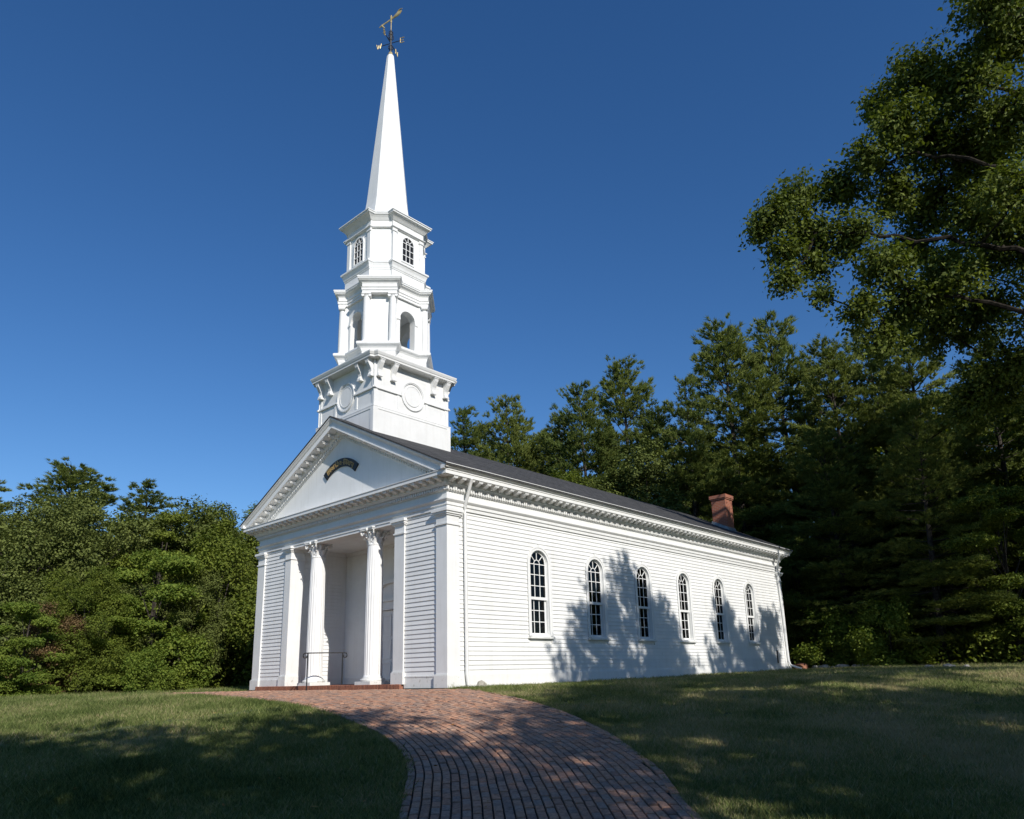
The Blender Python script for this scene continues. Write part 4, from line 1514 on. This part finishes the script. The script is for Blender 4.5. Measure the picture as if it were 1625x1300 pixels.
def pine_meshes(seed, H, Lmax, base=.2, whorl=.82, tuft=.17, needles=10, dens=1.3, nw=.027, nl=.26, zn=.05):
    r = np.random.default_rng(seed)
    tr = MB()
    lean = r.normal(0, .015, 2)
    tr.tube([(lean[0] * z, lean[1] * z, z) for z in np.linspace(-.3, H * .98, 9)], list(np.linspace(H * .016, .02, 9)), 7)
    pos, dirs = [], []
    z = H * base
    while z < H * .985:
        t = (z - H * base) / (H * (1 - base))
        nb = r.integers(5, 8)
        a0 = r.uniform(0, 6.28)
        for k in range(nb):
            if r.random() < .13: continue
            a = a0 + k * 6.283 / nb + r.normal(0, .25)
            L_ = Lmax * ((1 - t) ** .62 * .92 + .09) * r.choice([.45, .7, .85, 1.0, 1.12, 1.28]) * (1.0 if t > .10 else .75 + 2.5 * t)
            el = math.radians(-8 + 50 * t ** 1.4 + r.normal(0, 7))
            d = np.array([math.cos(a), math.sin(a), 0])
            pn = np.array([-d[1], d[0], 0])
            b0 = np.array([lean[0] * z, lean[1] * z, z])
            S = np.linspace(0, 1, 6)
            curve = [b0 + d * L_ * s * math.cos(el) + np.array([0, 0, L_ * (s * math.sin(el) + .13 * s * s)]) for s in S]
            tr.tube([tuple(p) for p in curve], list(np.linspace(.028 + .006 * L_, .008, 6)), 3, cap=False)
            s = .36 if L_ > 1.2 else .1
            # boughs: clumps of needle tufts set in a flat fan, gaps between them
            ns = max(2, int(L_ * (1 - s) / (tuft * 2.1)))
            for i in range(ns):
                ss = s + (1 - s) * (i + .2 + .8 * r.random()) / ns
                p = b0 + d * L_ * ss * math.cos(el) + np.array([0, 0, L_ * (ss * math.sin(el) + .13 * ss * ss)])
                wid = .36 * L_ * math.sin(math.pi * min(1, (1.10 - ss) / .8) * .5) + .08
                nl_ = max(1, int(wid / .26 * dens + r.random()))
                for q in range(nl_):
                    lat = ((q + r.random()) / nl_ * 2 - 1) * wid
                    cc = p + pn * lat + d * abs(lat) * .35 + np.array([0, 0, r.normal(0, zn) + .10 * abs(lat)])
                    for w_ in range(5):
                        pos.append(cc + r.normal(0, 1, 3) * np.array([.13, .13, .045 + .05 * t]))
                        dirs.append(d * .75 + pn * lat / (wid + .01) * .6 + np.array([0, 0, .25 + .75 * t]))
        z += whorl * r.uniform(.7, 1.3) * (1 - .45 * t)
    pos = np.array(pos)
    dirs = np.array(dirs)
    n = len(pos) * needles
    c = np.repeat(pos, needles, 0) + r.normal(0, .03, (n, 3))
    dr_ = np.repeat(dirs, needles, 0) + r.normal(0, 1, (n, 3)) * np.array([.6, .6, .38])
    dr_ /= np.linalg.norm(dr_, axis=1)[:, None]
    sd = np.cross(dr_, rand_unit(n, r))
    sd /= np.linalg.norm(sd, axis=1)[:, None] + 1e-9
    L_ = (nl * r.uniform(.7, 1.3, n))[:, None]
    v = np.stack([c - sd * nw, c + sd * nw, c + dr_ * L_], 1)
    tm = tr.mesh('trunk')
    tm.materials.append(M['bark'])
    cm = tri_soup('crown', v)
    cm.materials.append(M['pine'])
    return tm, cm


def broad_meshes(seed, H, R_, nl, size, material, lobes=16, trunk_h=.35, low=.15, flat=.25, layered=False):
    r = np.random.default_rng(seed)
    tr = MB()
    tr.tube([(0, 0, -.3), (.05, 0, H * .2), (.1, .05, H * .5), (.0, .1, H * .8)], [H * .02, H * .016, H * .011, .03], 7)
    C, RR = [], []
    for k in range(lobes):
        z = H * (low + (1 - low) * ((k + .5) / lobes)) - H * .06
        tt = (z / H - low) / (1 - low)
        rad = R_ * math.sqrt(max(.05, 1 - (2 * tt - .85) ** 2 * .75)) * r.uniform(.35, .85)
        a = k * 2.4 + r.uniform(-.5, .5)
        C.append((rad * math.cos(a), rad * math.sin(a), z))
        RR.append(R_ * r.uniform(.28, .46) * (1 - .25 * tt))
        tr.tube([(0, 0, z * .55), (C[-1][0] * .5, C[-1][1] * .5, z * .8), C[-1]], [.05 * H / 10, .035 * H / 10, .012], 4, cap=False)
    C, RR = np.array(C), np.array(RR)
    # sprigs on the shells of the lobes
    ns = nl // 16
    li = r.choice(lobes, ns, p=RR ** 2 / (RR ** 2).sum())
    u = rand_unit(ns, r)
    rad = RR[li] * r.uniform(.45, 1.1, ns)
    if layered: u[:, 2] *= .35
    sp_ = C[li] + u * rad[:, None]
    c = np.repeat(sp_, 16, 0) + r.normal(0, 1, (ns * 16, 3)) * np.array([.20, .20, .08 if layered else .15]) * (size / .11) ** .6
    out = np.repeat(u, 16, 0) * .6
    q = leaf_quads(c, size, out, flat, r=r)
    q = q[q[:, :, 2].min(1) > .03]
    tm = tr.mesh('trunk')
    tm.materials.append(M['bark'])
    cm = tri_soup('crown', q)
    cm.materials.append(M[material])
    return tm, cm


TREE = {}
TREE['pineA'] = pine_meshes(1, 20, 4.7, base=.12)
TREE['pineB'] = pine_meshes(2, 20, 3.9, base=.18, whorl=.9)
TREE['pineC'] = pine_meshes(3, 20, 5.2, base=.10, whorl=1.0)
TREE['pineH'] = pine_meshes(15, 20, 4.4, base=.58, dens=1.35, zn=.07, whorl=.6)
TREE['leafA'] = broad_meshes(4, 12, 4.2, 52000, .082, 'leaf', 18)
TREE['leafB'] = broad_meshes(5, 12, 4.6, 52000, .085, 'dull', 16)
TREE['leafC'] = broad_meshes(6, 12, 3.6, 44000, .082, 'leaf', 20, layered=True)
TREE['mapleA'] = broad_meshes(7, 6, 2.8, 38000, .062, 'maple', 14, low=.02, layered=True)
TREE['mapleB'] = broad_meshes(8, 6, 2.4, 34000, .06, 'leaf', 14, low=.0)
TREE['rust'] = broad_meshes(9, 6, 2.0, 20000, .06, 'rust', 10, low=.1)
TREE['shrub'] = broad_meshes(10, 3, 1.7, 15000, .07, 'maple', 12, low=.0)
TREE['fill'] = broad_meshes(12, 16, 5.0, 26000, .17, 'leaf', 20, low=.12)
TREE['shade'] = broad_meshes(13, 16, 5.0, 22000, .17, 'leaf', 20, low=.14)
HT = dict(shade=16, pineH=20, pineA=20, pineB=20, pineC=20, leafA=12, leafB=12, leafC=12, mapleA=6, mapleB=6, rust=6, shrub=3, fill=16)


def tree(kind, x, y, h, label, group=None, cat='tree', name=None, wide=1.0):
    nm = name or {'p': 'pine_tree', 'l': 'broadleaf_tree', 'm': 'young_tree', 'r': 'young_tree', 's': 'shrub' if kind == 'shrub' else 'broadleaf_tree', 'f': 'broadleaf_tree'}[kind[0]]
    t = thing(nm, label, cat, (x, y, float(ground(x, y))), random.uniform(0, 6.28), group)
    s = h / HT[kind]
    t.scale = (s * wide, s * wide, s)
    tm, cm = TREE[kind]
    for n_, me_ in (('trunk', tm), ('crown', cm)):
        o = bpy.data.objects.new(n_, me_)
        COL.objects.link(o)
        o.parent = t
    return t


LW = 'trees of the wood left of the church'
# left wood, front row
tree('mapleA', -14.6, -7.6, 3.6, 'low yellow-green young tree at the far left edge of the lawn', LW)
tree('mapleA', -15.0, -5.2, 3.2, 'spreading bright green young tree in front of the wood, second from the left', LW)
tree('leafA', -15.9, -3.2, 4.6, 'dark green young tree behind the bright one near the left lawn', LW)
tree('mapleA', -16.2, -2.4, 3.8, 'layered light green young tree in the middle of the left wood edge', LW)
tree('rust', -15.9, -4.3, 3.3, 'rusty brown leafed young tree among the green ones left of the church', LW)
tree('mapleA', -17.4, -.2, 6.0, 'tall light green young tree with flat layers of leaves right of the rusty one', LW)
tree('leafB', -16.8, 1.0, 4.9, 'round green young tree left of the church corner', LW)
tree('mapleB', -17.6, 2.6, 6.8, 'mid green young tree touching the church corner pilaster in view', LW)
tree('shrub', -15.6, .2, 2.3, 'low bushy shrub at the end of the brick paving', LW, 'shrub')
tree('shrub', -14.2, -1.6, 1.5, 'small yellowish shrub beside the paving at the wood edge', LW, 'shrub')
# middle
tree('leafC', -22.5, -6.6, 9.0, 'dark broadleaf tree at the left edge of the picture', LW)
tree('leafB', -21.2, -3.8, 8.2, 'broadleaf tree with green crown behind the young trees at left', LW)
tree('leafB', -22.5, -1.4, 8.8, 'olive broadleaf tree under the tall bushy pine', LW)
tree('leafC', -22.0, 1.6, 8.7, 'broadleaf tree with layered crown below the thin pine top', LW)
tree('leafB', -23.0, 3.8, 9.4, 'brownish olive oak with wide crown in the left skyline', LW)
tree('leafA', -22.0, 6.0, 9.4, 'round dark broadleaf tree next to the gable end in view', LW)
tree('leafB', -23.4, 8.4, 9.6, 'olive broadleaf tree half hidden by the church gable', LW)
tree('pineA', -27.6, -.6, 11.4, 'tall bushy pine rising above the left wood', LW, wide=1.65)
tree('pineB', -27.0, 2.6, 10.9, 'thin topped pine standing above the left wood, right of the bushy one', LW, wide=1.5)
tree('pineB', -25.6, -5.2, 10.2, 'pine cut by the left edge of the picture', LW, wide=1.3)
for i, (x, y, h) in enumerate(((-34, -6, 11), (-33, -1, 11.5), (-34, 4, 12), (-33, 9, 12.5), (-31, 13, 12), (-38, 12, 13), (-39, 2, 13), (-29, 17, 12), (-27, 11, 10))):
    tree('fill', x, y, h * .87, 'broadleaf tree deep in the wood left of the church', 'trees deep in the left wood')

# behind the roof
CW = 'pines behind the church roof'
tree('pineB', -23.0, 22.4, 18.9, 'pine just right of the steeple, behind the roof', CW, wide=1.05)
tree('pineC', -20.4, 25.0, 19.4, 'bushy pine, second to the right of the steeple', CW, wide=.9)
tree('pineA', -22.4, 30.8, 19.0, 'pine behind the gap between the bushy pine and the next', CW)
tree('pineC', -14.6, 26.6, 19.2, 'wide pine with broken outline over the middle of the roof', CW, wide=.95)
tree('pineA', -14.6, 31.0, 22.2, 'tallest pointed pine over the middle of the roof', CW)
tree('leafB', -10.4, 26.2, 13.6, 'olive broadleaf tree in front of the pines left of the chimney', CW, wide=1.0)
tree('leafA', -14.5, 23.8, 12.4, 'green broadleaf tree low behind the roof ridge', CW)
tree('pineC', -21.4, 27.6, 18.9, 'dense pine filling the gap between the two pines beside the steeple', CW, wide=.95)
tree('pineB', -17.6, 27.4, 18.2, 'dense pine left of the wide broken one over the roof', CW, wide=1.0)
tree('pineA', -11.2, 29.4, 17.4, 'pine right of the tallest pointed one over the roof', CW, wide=1.0)
tree('pineB', -27.0, 28.6, 20.0, 'farther pine showing low beside the steeple', CW)
tree('pineC', -18.8, 37.0, 19.6, 'pine far back filling the gap over the roof', CW)
# right wood
RW = 'trees of the wood right of the church'
tree('pineB', -7.4, 26.8, 17.8, 'slender pine left of the tallest one above the chimney', RW, wide=.85)
tree('pineA', -5.6, 29.8, 21.8, 'tallest pine with open plumed branches right above the chimney', RW, wide=1.05)
tree('pineC', -3.0, 33.2, 22.6, 'second tall pine beside the open plumed one', RW)
tree('pineA', .6, 30.2, 18.6, 'dark pine under the left reach of the oak', RW)
tree('pineC', 2.4, 34.6, 20.6, 'broad pine below the oak branches', RW)
tree('pineB', 4.6, 31.0, 19.4, 'narrow dark pine below the middle of the oak', RW)
tree('pineC', 7.6, 32.4, 18.0, 'dark pine near the right edge of the picture', RW)
tree('pineA', 1.2, 25.6, 12.0, 'smaller pine right of the church back corner with lit lower branches', RW, wide=1.2)
tree('pineC', 5.2, 25.0, 11.0, 'small spreading pine in the dark right wood', RW, wide=1.3)
tree('leafA', -1.2, 25.8, 7.0, 'low broadleaf tree just behind the church back corner', RW)
tree('leafC', 8.2, 24.4, 8.0, 'broadleaf tree in deep shade at the right edge', RW)
tree('shrub', .9, 23.6, 2.9, 'yellow-green shrub over the row of rocks', RW, 'shrub')
tree('shrub', 2.2, 23.9, 2.3, 'light green shrub in the middle of the rock row', RW, 'shrub')
tree('shrub', 3.5, 23.4, 2.9, 'bright round shrub at the right end of the rock row', RW, 'shrub')
for i, (x, y, h) in enumerate(((-9, 36, 16), (-2, 40, 17), (5, 40, 17), (11, 38, 16), (12, 30, 14), (-12, 42, 17), (-25, 40, 16), (8, 46, 18), (0, 47, 18), (-30, 34, 15))):
    tree('fill', x, y, h, 'broadleaf tree deep in the wood behind the church', 'trees deep in the wood behind the church')

# trees to the right of and behind the camera, whose shade lies on the lawn and on the long wall
OW = 'trees that stand right of the view and shade the lawn'
OL = 'tree standing beyond the right edge of the view, shading lawn and wall'
for kind, x, y, h, wd in (('pineH', 19.4, 1.3, 17.7, .95), ('pineH', 18.7, -1.2, 15.7, .75), ('pineH', 19.8, 3.6, 15.9, .8),
                          ('pineH', 20.2, 8.0, 16.7, .75), ('pineH', 20.2, 11.2, 16.6, .78), ('pineH', 20.8, 9.6, 16.2, .75),
                          ('fill', 22.0, -15.0, 15.5, 1.0), ('fill', 26.5, -8.3, 17.2, .80), ('shade', 27.5, -5.2, 15.0, .8), ('fill', 29.9, -7.0, 16.6, 1.0), ('fill', 34.5, -4.6, 16.2, 1.1),
                          ('fill', 28.0, -17.2, 18.0, 1.0), ('shade', 33.5, -9.0, 15, 1.0), ('shade', 21.0, -19.2, 13.5, 1.0),
                          ('shade', 38, 24, 15, 1.0)):
    tree(kind, x, y, h, OL, OW, wide=wd)

# ---- the oak
OX, OY = 15.6, 18.2
oak = thing('oak_tree', 'large oak whose leafy limbs reach in from the upper right corner', 'tree', (OX, OY, float(ground(OX, OY))))
oz = oak.location.z
LOB = [(12.6, 17.2, 12.4, 1.5), (13.0, 18.6, 16.2, 1.7), (11.1, 15.5, 20.9, 1.38), (12.5, 16.6, 22.6, 1.63), (12.3, 14.6, 22.4, 1.11), (9.6, 15.3, 22.0, 1.2), (8.9, 14.2, 19.5, 1.16), (8.4, 15.1, 21.2, 0.85), (9.7, 16.3, 19.8, 1.45), (10.8, 17.2, 19.1, 1.66), (12.2, 16.2, 19.3, 1.35), (7.9, 14.0, 18.6, 0.82), (8.2, 15.9, 18.1, 1.34), (6.5, 14.6, 18.3, 0.98), (5.3, 13.8, 18.2, 0.99), (4.6, 13.0, 17.3, 0.93), (4.0, 12.8, 16.8, 0.54), (5.4, 14.3, 16.7, 0.99), (4.8, 13.1, 15.6, 0.77), (4.7, 13.0, 14.5, 0.6), (5.5, 14.4, 15.3, 0.73), (5.8, 13.4, 13.5, 0.33), (6.7, 14.7, 16.3, 1.08), (9.0, 17.9, 17.9, 1.52), (10.6, 17.1, 16.4, 1.4), (11.9, 14.5, 15.5, 1.04), (7.8, 13.9, 14.2, 1.02), (8.1, 17.8, 16.3, 1.01), (7.0, 13.7, 12.7, 0.79), (8.1, 15.0, 13.0, 1.14), (9.6, 15.6, 13.8, 1.35), (11.0, 18.6, 15.6, 1.5), (8.0, 19.6, 13.9, 1.6), (9.4, 20.8, 14.2, 1.6), (10.2, 20.6, 11.4, 1.6), (8.8, 21.0, 10.6, 1.4), (7.2, 14.8, 11.7, 0.8)]
ro = np.random.default_rng(21)
far = []
while len(far) < 70:
    u = rand_unit(1, ro)[0] * ro.uniform(.55, 1.0)
    p = (OX + u[0] * 10.5, OY + u[1] * 9.5, 16.5 + u[2] * 9.0)
    if p[2] < 8: continue
    zs_, ys_ = p[2] - .66 * p[0], p[1] + p[0] / 2.75
    if zs_ < 7.6 and ys_ < 22.5: continue
    if abs(ys_ - 19) < 4.5 and abs(p[2] - .66 * (p[0] + 3) - 8.4) < 4: continue
    # keep the sky open where the photograph shows it
    v_ = np.array(p) - CAMP
    dep = v_[0] * fwd.x + v_[1] * fwd.y + v_[2] * fwd.z
    sx_ = (v_[0] * right.x + v_[1] * right.y + v_[2] * right.z) / dep
    if sx_ < .50 and p[2] > 12: continue
    if sx_ < .58 and p[2] > 19: continue
    far.append((*p, ro.uniform(1.3, 2.0)))
ob = MB()
trunkpts = [(OX, OY, -1.3), (OX - .1, OY, 3), (OX - .3, OY - .2, 7), (OX - .4, OY - .3, 11), (OX - .2, OY, 15), (OX, OY, 20)]
ob.tube(trunkpts, [.62, .52, .44, .36, .24, .08], 10)
limbs = [[(OX - .3, OY - .2, 7.5), (13.4, 17.2, 9.6), (11.4, 16.2, 11.8), (9.2, 15.2, 12.9), (7.2, 14.3, 12.9)],
         [(OX - .4, OY - .3, 10), (13.0, 16.9, 12.8), (10.6, 15.8, 14.6), (7.8, 14.6, 15.6), (5.6, 13.8, 16.4), (4.4, 13.1, 16.7)],
         [(OX - .3, OY - .2, 12), (13.4, 16.8, 15.6), (11.2, 15.8, 17.4), (9.2, 15.1, 18.6), (7.0, 14.5, 18.2)],
         [(OX - .2, OY, 13.5), (14.0, 17.2, 17.6), (12.2, 16.2, 20.2), (10.4, 15.6, 21.4)],
         [(OX, OY, 15), (14.6, 17.2, 19), (13.2, 16.0, 22.5)],
         [(OX, OY, 9), (18.5, 17.5, 12), (22, 17, 15)], [(OX, OY, 11), (17, 21, 15), (18.5, 24, 18)], [(OX, OY, 10), (14.5, 21.5, 13), (12.5, 24.5, 15)], [(OX, OY, 14), (18, 18.5, 19), (20, 19, 23)],
         [(OX - .2, OY - .2, 6.5), (13.6, 17, 7.8), (12.2, 18.6, 9.6), (10.4, 20.4, 11.2)]]
nodes = []
for lb_ in limbs:
    pts = catmull(lb_, .5)
    pts = pts + ro.normal(0, .07, pts.shape)
    rad = np.linspace(.15, .028, len(pts))
    ob.tube([tuple(p) for p in pts], list(rad), 6)
    nodes += [(p, r_) for p, r_ in zip(pts, rad)]
NP = np.array([n_[0] for n_ in nodes])
cent, outs = [], []
for (x, y, z, r) in LOB + far:
    c = np.array([x, y, z])
    j = np.argmin(np.linalg.norm(NP - c, axis=1) + .3 * np.abs(NP[:, 2] - z + 1))
    p0 = NP[j]
    mid = (p0 + c) / 2 + ro.normal(0, .15, 3)
    ob.tube([tuple(p0), tuple(mid), tuple(c)], [.06, .04, .025], 4, cap=False)
    near = (x, y, z, r) in LOB
    ns = int(42 * r * r + 9) if near else int(22 * r * r)
    for k in range(ns):
        u = rand_unit(1, ro)[0]
        q = c + u * r * ro.uniform(.25, 1.05) * np.array([1, 1, .85])
        if near: ob.tube([tuple(c + (q - c) * .05), tuple(c + (q - c) * .55 + ro.normal(0, .06, 3)), tuple(q)], [.018, .012, .006], 3, cap=False)
        nlv = 36 if near else 18
        cent.append(q + ro.normal(0, 1, (nlv, 3)) * ((.21, .21, .19) if near else (.28, .28, .24)))
        outs.append(np.repeat(u[None] * .5, nlv, 0))
cent = np.concatenate(cent)
outs = np.concatenate(outs)
q = leaf_quads(cent, .088, outs, .1, r=ro)
cm = tri_soup('crown', q)
cm.materials.append(M['oakleaf'])
tm = ob.mesh('trunk')
M['oakbark'] = noisy('dark oak bark', (.012, .010, .008), (.045, .038, .031), scale=7, rough=.95, bump=.8, bscale=25, spec=.05)
tm.materials.append(M['oakbark'])
for n_, me_ in (('trunk', tm), ('crown', cm)):
    o = bpy.data.objects.new(n_, me_)
    COL.objects.link(o)
    o.parent = oak
    o.matrix_parent_inverse = Matrix.Translation(-oak.location)

# bare snags at the left
for (x, y, pts, lab) in ((-21.0, -6.2, [(0, 0, -.2), (.1, .1, 1.6), (-.1, .1, 3.2), (.3, -.1, 4.4), (.05, .1, 5.5)], 'bent bare grey tree trunk at the far left edge'),
                         (-20.6, -5.2, [(0, 0, -.2), (.0, .1, 1.5), (.1, .2, 3.6), (.25, .4, 5.2)], 'thin bare branchless trunk right of the bent one')):
    t = thing('dead_tree', lab, 'dead tree', (x, y, float(ground(x, y))))
    obj('trunk', MB().tube(pts, [.08, .07, .06, .05, .03][:len(pts)], 7), M['bark_pale'], t)

# far woods as one mass, and undergrowth on the wood floor
r = np.random.default_rng(31)


def belt(n, pts, zlo, zhi, size, thick):
    P_ = np.array(pts, float)
    t = r.uniform(0, len(P_) - 1.001, n)
    i = t.astype(int)
    f = (t - i)[:, None]
    b_ = P_[i] * (1 - f) + P_[i + 1] * f
    c = np.zeros((n, 3))
    c[:, :2] = b_ + r.normal(0, thick, (n, 2))
    top = zhi * (.75 + .25 * np.sin(t * 9.1) * np.cos(t * 4.3))
    c[:, 2] = zlo + (top - zlo) * r.random(n) ** .8 + ground(c[:, 0], c[:, 1])
    return leaf_quads(c, size, None, .2, r=r)


q = belt(60000, [(-48, -22), (-50, 0), (-48, 20), (-38, 42), (-20, 52), (0, 56), (16, 52), (30, 46)], 0, 9.5, .34, 2.2)
o = obj('woods', tri_soup('woods', q), M['leaf'], kind='stuff')
q = np.concatenate([belt(26000, [(-3, 27), (2, 27.5), (6, 26.5), (10, 25)], 0, 1.6, .09, 1.2), belt(30000, [(-19, -12), (-19, -4), (-20, 3), (-20, 9)], 0, 2.2, .10, 1.5), belt(9000, [(-6, 34), (4, 33), (14, 32)], 0, 5, .2, 1.4)])
o = obj('undergrowth', tri_soup('undergrowth', q), M['leaf'], kind='stuff')

# ================================================================== GRASS
def tuft_mesh(seed, nb, rad, h, w):
    r = np.random.default_rng(seed)
    a = r.uniform(0, 6.28, nb)
    rr = rad * np.sqrt(r.random(nb))
    c = np.stack([rr * np.cos(a), rr * np.sin(a), np.full(nb, -.01)], 1)
    d = np.stack([r.normal(0, .55, nb), r.normal(0, .55, nb), np.ones(nb)], 1)
    hh = h * r.uniform(.5, 1.25, nb)
    tip = c + d * hh[:, None]
    tip[:, 2] = hh * r.uniform(.7, 1, nb)
    sa = r.uniform(0, 6.28, nb)
    s = np.stack([np.cos(sa), np.sin(sa), np.zeros(nb)], 1) * w
    me_ = tri_soup('grass', np.stack([c - s, c + s, tip], 1))
    me_.materials.append(M['blade'])
    return me_


def scatter(name, pts, scales, rots, variants):
    """a cloud of points that carries grass tufts (geometry nodes)"""
    me_ = bpy.data.meshes.new(name)
    me_.vertices.add(len(pts))
    me_.vertices.foreach_set('co', np.asarray(pts, np.float32).reshape(-1))
    for an, arr in (('sc', scales), ('rot', rots)):
        at = me_.attributes.new(an, 'FLOAT', 'POINT')
        at.data.foreach_set('value', np.asarray(arr, np.float32))
    o = bpy.data.objects.new(name, me_)
    COL.objects.link(o)
    ng = bpy.data.node_groups.new(name, 'GeometryNodeTree')
    ng.interface.new_socket('Geometry', in_out='INPUT', socket_type='NodeSocketGeometry')
    ng.interface.new_socket('Geometry', in_out='OUTPUT', socket_type='NodeSocketGeometry')
    gi = ng.nodes.new('NodeGroupInput')
    go = ng.nodes.new('NodeGroupOutput')
    inst = ng.nodes.new('GeometryNodeInstanceOnPoints')
    g2i = ng.nodes.new('GeometryNodeGeometryToInstance')
    for v_ in variants:
        oi_ = ng.nodes.new('GeometryNodeObjectInfo')
        oi_.inputs['Object'].default_value = v_
        ng.links.new(oi_.outputs['Geometry'], g2i.inputs[0])
    ng.links.new(gi.outputs[0], inst.inputs['Points'])
    ng.links.new(g2i.outputs[0], inst.inputs['Instance'])
    inst.inputs['Pick Instance'].default_value = True
    ri = ng.nodes.new('FunctionNodeRandomValue')
    ri.data_type = 'INT'
    ri.inputs['Min'].default_value = 0 if False else 0
    for s_ in ri.inputs:
        if s_.name == 'Max' and s_.type == 'INT': s_.default_value = len(variants) - 1
        if s_.name == 'Min' and s_.type == 'INT': s_.default_value = 0
    ng.links.new([s_ for s_ in ri.outputs if s_.type == 'INT'][0], inst.inputs['Instance Index'])
    na = ng.nodes.new('GeometryNodeInputNamedAttribute')
    na.data_type = 'FLOAT'
    na.inputs['Name'].default_value = 'rot'
    cxyz = ng.nodes.new('ShaderNodeCombineXYZ')
    ng.links.new([s_ for s_ in na.outputs if s_.name == 'Attribute' and s_.enabled][0], cxyz.inputs[2])
    e2r = ng.nodes.new('FunctionNodeEulerToRotation')
    ng.links.new(cxyz.outputs[0], e2r.inputs[0])
    ng.links.new(e2r.outputs[0], inst.inputs['Rotation'])
    nb = ng.nodes.new('GeometryNodeInputNamedAttribute')
    nb.data_type = 'FLOAT'
    nb.inputs['Name'].default_value = 'sc'
    ng.links.new([s_ for s_ in nb.outputs if s_.name == 'Attribute' and s_.enabled][0], inst.inputs['Scale'])
    ng.links.new(inst.outputs[0], go.inputs[0])
    md = o.modifiers.new('grass', 'NODES')
    md.node_group = ng
    o['kind'] = 'stuff'
    return o


variants = []
for k in range(5):
    vo = bpy.data.objects.new('grass_tuft', tuft_mesh(50 + k, 24, .12, .075 if k < 3 else .105, .0085))
    variants.append(vo)
r = np.random.default_rng(77)
pts = []
for (n, d0, d1) in ((30000, 6.5, 13), (24000, 13, 21), (16000, 21, 36)):
    d = np.sqrt(r.uniform(d0 ** 2, d1 ** 2, n))
    a0 = math.atan2(fwd.y, fwd.x)
    a = a0 + r.uniform(-.75, .72, n)
    x = CAMP[0] + d * np.cos(a)
    y = CAMP[1] + d * np.sin(a)
    k = ~inside(PATHPOLY, x, y)
    k &= ~((x < .05) & (x > -W - .1) & (y > -.1) & (y < LEN + .2))
    k &= ~((x < -16) & (y > -9))
    k &= ~((x < .27 + .08 * np.sin(y * 3.1)) & (x > -.1) & (y < 8.5 + np.sin(y * 7)) & (r.random(n) < .93))
    k &= (y < 25)
    pts.append(np.stack([x, y, d], 1)[k])
pts = np.concatenate(pts)
# grass creeping over both edges of the path, and a few sprigs in the joints
cr_ = []
for curve, nrm_ in ((RC, RN), (LC, np.stack([np.gradient(LC, axis=0)[:, 1], -np.gradient(LC, axis=0)[:, 0]], 1) / np.linalg.norm(np.gradient(LC, axis=0), axis=1)[:, None])):
    ii = r.integers(0, len(curve), 2600)
    pp = curve[ii] + nrm_[ii] * r.normal(-.10, .035, (2600, 1))
    cr_.append(np.column_stack([pp, np.hypot(pp[:, 0] - CAMP[0], pp[:, 1] - CAMP[1])]))
pts = np.concatenate([pts] + cr_)
z = ground(pts[:, 0], pts[:, 1])
sc_ = (.75 + .35 * r.random(len(pts))) * (1 + .035 * np.clip(pts[:, 2] - 12, 0, 30))
sc_ *= .8 + .4 * (np.sin(pts[:, 0] * 1.3) * np.cos(pts[:, 1] * 1.1) * .5 + .5)
grass = scatter('grass', np.stack([pts[:, 0], pts[:, 1], z], 1), sc_, r.uniform(0, 6.28, len(pts)), variants)

# a few fallen leaves
n = 260
a = math.atan2(fwd.y, fwd.x) + r.uniform(-.75, .72, n)
d = r.uniform(7.5, 24, n)
c = np.stack([CAMP[0] + d * np.cos(a), CAMP[1] + d * np.sin(a), np.zeros(n)], 1)
c = c[~((c[:, 0] < .05) & (c[:, 1] > -.1))]
c[:, 2] = ground(c[:, 0], c[:, 1]) + np.where(inside(PATHPOLY, c[:, 0], c[:, 1]), .045, .05)
o = obj('fallen_leaves', tri_soup('fallen_leaves', leaf_quads(c, .035, None, 2.0, r=r)), M['leaffall'], kind='stuff')
